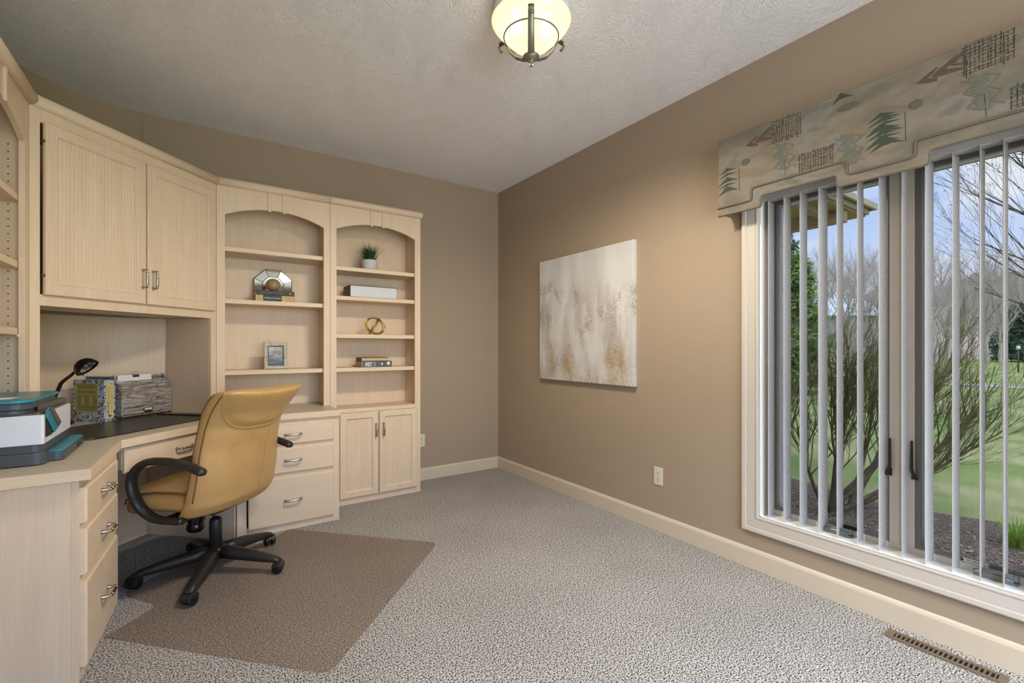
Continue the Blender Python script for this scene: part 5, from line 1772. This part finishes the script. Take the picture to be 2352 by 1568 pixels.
# evergreens and a golden shrub beyond the lawn
def at(u, D, z=None):
    l = (u - 1176) / 1056
    return Vector(((.5649 + l * .8251) * D, (.8251 - l * .5649) * D, GZ if z is None else z))
def needles(mb, c, rad, nn_, ln_, r_, droop=.0, shape=None):
    for k in range(nn_):
        v_ = Vector((r_.gauss(0, 1), r_.gauss(0, 1), r_.gauss(0, 1))).normalized() * (r_.random() ** .45)
        p = Vector(c) + Vector((v_.x * rad[0], v_.y * rad[1], v_.z * rad[2]))
        d = (Vector((v_.x, v_.y, v_.z * .4 - droop)) + Vector((r_.uniform(-1, 1), r_.uniform(-1, 1), r_.uniform(-1, 1))) * .8).normalized() * ln_ * r_.uniform(.6, 1.2)
        s_ = d.orthogonal().normalized() * ln_ * .17
        mb.add([tuple(p - s_), tuple(p + s_), tuple(p + d)], [(0, 1, 2)], False)
def pine(c, h, w, label, seed, m, n0=4200, ln_=.24):
    r_ = random.Random(seed); t = thing('evergreen_tree', label, 'tree', tuple(c))
    tk = MB(); tk.tube([c, c + Vector((0, 0, h * .95))], [.14, .03], 8); 
    fo_ = MB()
    tiers = 11
    for k in range(tiers):
        z = h * (.12 + .86 * k / tiers); rr = w * (1 - .80 * k / tiers) * r_.uniform(.8, 1.1)
        nb_ = 7
        for q in range(nb_):
            a = 2 * pi * (q + r_.random()) / nb_
            e = c + Vector((cos(a) * rr, sin(a) * rr, z + r_.uniform(-.25, .1)))
            tk.tube([c + Vector((0, 0, z + .1)), e], [.030, .008], 4, caps=False)
            for g_ in (.55, .85):
                needles(fo_, (c + Vector((0, 0, z + .1))).lerp(e, g_), (rr * .28, rr * .28, .20), n0 // (tiers * nb_ * 2), ln_, r_, .25)
    tk.build('trunk', MAT['treebark'], t); fo_.build('foliage', m, t)
pine(at(1826, 15), 4.9, 1.15, 'green evergreen tree under the eave at the left of the view', 5, MAT['ever'], 9000, .22)
pine(at(1775, 19), 7.0, 2.2, 'taller evergreen tree standing behind the small evergreen', 6, MAT['ever_dark'], 9000, .30)
pine(at(2350, 42), 6.0, 2.6, 'dark round evergreen beyond the path at the right', 7, MAT['ever_dark'], 6000, .5)
def shrub_ball(c, r0, label, seed, m, n0=3500, ln_=.10):
    r_ = random.Random(seed); mb = MB()
    for k in range(9):
        needles(mb, Vector(c) + Vector((r_.uniform(-.5, .5) * r0, r_.uniform(-.5, .5) * r0, r0 * r_.uniform(.5, 1.15))), (r0 * .55, r0 * .55, r0 * .5), n0 // 9, ln_, r_)
    tag(mb.build('shrub', m), label, 'shrub')
shrub_ball(at(1868, 19), .68, 'round golden-green shrub beside the evergreen tree', 8, MAT['gold_shrub'], 4500, .12)
shrub_ball(at(1838, 17.5), .55, 'low dark green shrub left of the golden shrub', 9, MAT['ever'], 3500, .12)

# bare trees of the wood
woods = []
for k, (seed, h) in enumerate(((31, 7.5), (32, 8.5), (33, 7.0))):
    r_ = random.Random(seed); mb = MB()
    p = Vector((0, 0, 0)); d = Vector((r_.uniform(-.06, .06), r_.uniform(-.06, .06), 1)).normalized()
    P = [p + d * h * .5 * i / 5 + Vector((r_.uniform(-.1, .1), r_.uniform(-.1, .1), 0)) * (i > 0) for i in range(6)]
    mb.tube(P, [.15 - .016 * i for i in range(6)], 7, caps=False)
    for q in range(13):
        t = r_.uniform(.35, 1.0); i = min(int(t * 5), 4)
        dd = Vector((r_.uniform(-1, 1), r_.uniform(-1, 1), r_.uniform(.55, 1.5))).normalized()
        twig_tree(mb, P[i].lerp(P[i + 1], t * 5 - i), dd, h * r_.uniform(.24, .36), .050, 3, .50, r_, .30, None, (4, 6), .50, 4, .3)
    woods.append(mb)
spots = [(1895, 40, 0), (1938, 37, 1), (1985, 35, 2), (2150, 34, 0), (2172, 46, 1), (2205, 38, 2), (2238, 50, 0), (2268, 42, 1), (2300, 36, 2), (2330, 48, 0), (2120, 54, 2), (1960, 68, 0), (2035, 40, 1), (2385, 40, 1), (1855, 44, 2)]
spots += [(1840 + 46 * q, 72 + 7 * (q % 3), q % 3) for q in range(13)]
first = {}
for i, (u, D, kk) in enumerate(spots):
    if kk not in first:
        o = woods[kk].build('bare_tree', MAT['treebark']); first[kk] = o
    else:
        o = first[kk].copy(); COL.objects.link(o); ROOT[o.name] = Matrix.Identity(4)
    c = at(u, D); o.location = (c.x, c.y, -.2 if D < 62 else 5.5)
    o.rotation_euler = (0, 0, i * 1.7); s_ = 1.0 + .25 * (D - 34) / 20 + .12 * sin(i * 2.1); o.scale = (s_, s_, s_)
    tag(o, 'grey leafless tree in the wood beyond the lawn', 'tree', 'leafless trees beyond the lawn')

# budding tree reaching in from the right
bt_ = thing('budding_tree', 'budding tree with red buds reaching into the view from the right', 'tree', (12.6, .6, GZ))
rng = random.Random(14)
tk, bd_ = MB(), MB(); tips = []
c = Vector((12.6, .6, GZ))
tk.tube([c, c + Vector((-.05, .1, 1.6)), c + Vector((-.15, .15, 3.0)), c + Vector((-.1, .3, 4.6))], [.16, .14, .11, .07], 9, caps=False)
for k in range(20):
    z = 1.7 + 3.2 * k / 19
    d = (-IR * rng.uniform(.35, 1.15) + IF * rng.uniform(-.5, .5) + Vector((0, 0, rng.uniform(.15, .75)))).normalized()
    twig_tree(tk, c + Vector((-.1, .15, z)), d, rng.uniform(1.5, 2.4), .017, 3, .42, rng, .18, tips, (3, 4), .55, 4, .28)
for p in tips:
    for q in range(rng.randint(0, 2)):
        needles(bd_, p + Vector((rng.uniform(-.05, .05), rng.uniform(-.05, .05), rng.uniform(-.05, .05))), (.018, .018, .018), 4, .034, rng)
tk.build('trunk', MAT['bark'], bt_); bd_.build('buds', MAT['bud'], bt_)

# wooded hill
mb = MB(); NU, NV = 90, 14
vs = []
for j in range(NV + 1):
    for i in range(NU + 1):
        u = 1500 + 1500 * i / NU; D = 58 + 45 * j / NV
        p = at(u, D)
        h_ = 13.0 * (1 - (1 - min(1, j / (NV * .45))) ** 1.6) * (.62 + .38 * min(1, max(0, (u - 1850) / 400))) + 1.3 * sin(i * .9 + j) * min(1, j / 3) + .8 * sin(i * 2.3 + 2 * j)* min(1, j / 3)
        vs.append((p.x, p.y, -.4 + max(0, h_)))
mb.add(vs, [(j * (NU + 1) + i, j * (NU + 1) + i + 1, (j + 1) * (NU + 1) + i + 1, (j + 1) * (NU + 1) + i) for j in range(NV) for i in range(NU)], True)
struct(mb.build('hill', MAT['hill']))

# pale house far behind the shrubs
hs = thing('house', 'pale house with a light blue-grey roof far beyond the shrubs', 'house', tuple(at(1965, 48)))
hc_ = at(1965, 48); MHs = Matrix.Translation((hc_.x, hc_.y, 0)) @ Matrix.Rotation(math.atan2(-.5649, .8251), 4, 'Z')
mb = MB(); mb.M = MHs; mb.box(-4.2, 0, -.3, 2.6, 6, 4.6); mb.build('walls', MAT['pale_wall'], hs)
mb = MB(); mb.M = MHs; mb.prism([(-.5, 4.5), (6.5, 4.5), (3, 6.6)], 'x', -4.6, 3.0); mb.build('roof', MAT['pale_roof'], hs)
for x in (-2.6, .2):
    mb = MB(); mb.M = MHs; mb.box(x, -.06, 1.2, x + 1.0, .0, 2.6); mb.build('window', MAT['grey_metal'], hs)

# eave of the neighbouring wing
ev = thing('eave', 'tan roof overhang with stepped fascia at the upper left of the window', 'roof', (6.8, 3.2, 2.6))
ex0, ex1, ey0, ey1 = XR + WT + .002, 7.22, 2.31, 5.6
mb = MB(); mb.box(ex0, ey0 - .03, 2.985, ex1 + .03, ey1, 3.03)
mb.build('roof_deck', MAT['shingle'], ev)
mb = MB()
mb.box(ex0, ey0, 2.90, ex1, ey0 + .03, 2.985); mb.box(ex1 - .03, ey0 + .03, 2.90, ex1, ey1, 2.985)
mb.build('fascia', MAT['fascia'], ev, bevel=.004)
mb = MB()
mb.box(ex0, ey0 - .07, 2.955, ex1 + .07, ey0 - .03, 3.035); mb.box(ex1 + .03, ey0 - .03, 2.955, ex1 + .07, ey1, 3.035)
mb.build('gutter', MAT['fascia'], ev, bevel=.006)
mb = MB(); mb.box(ex0, ey0 + .03, 2.875, ex1 - .03, ey1, 2.90)
mb.build('soffit', MAT['soffit'], ev)
mb = MB(); mb.box(6.56, ey0 + .06, 2.73, 6.70, ey1, 2.875); mb.box(ex0, ey0 + .20, 2.80, 6.56, ey0 + .30, 2.875)
mb.build('frieze_beam', MAT['soffit'], ev, bevel=.004)

# lamp post beyond the lawn
lpst = thing('lamp_post', 'slim dark garden lamp post with a white lantern beyond the lawn', 'lamp post', tuple(at(2339, 26)))
c = at(2339, 26)
mb = MB(); mb.tube([(c.x, c.y, -.3), (c.x, c.y, 1.05)], .035, 8); mb.build('post', MAT['post'], lpst)
mb = MB(); mb.lathe([(.02, 1.05), (.075, 1.08), (.085, 1.26), (.02, 1.30)], 10, (c.x, c.y, 0)); mb.build('lantern', MAT['white_print'], lpst)
mb = MB(); mb.lathe([(.10, 1.30), (.02, 1.38), (.005, 1.40)], 10, (c.x, c.y, 0)); mb.build('cap', MAT['post'], lpst)
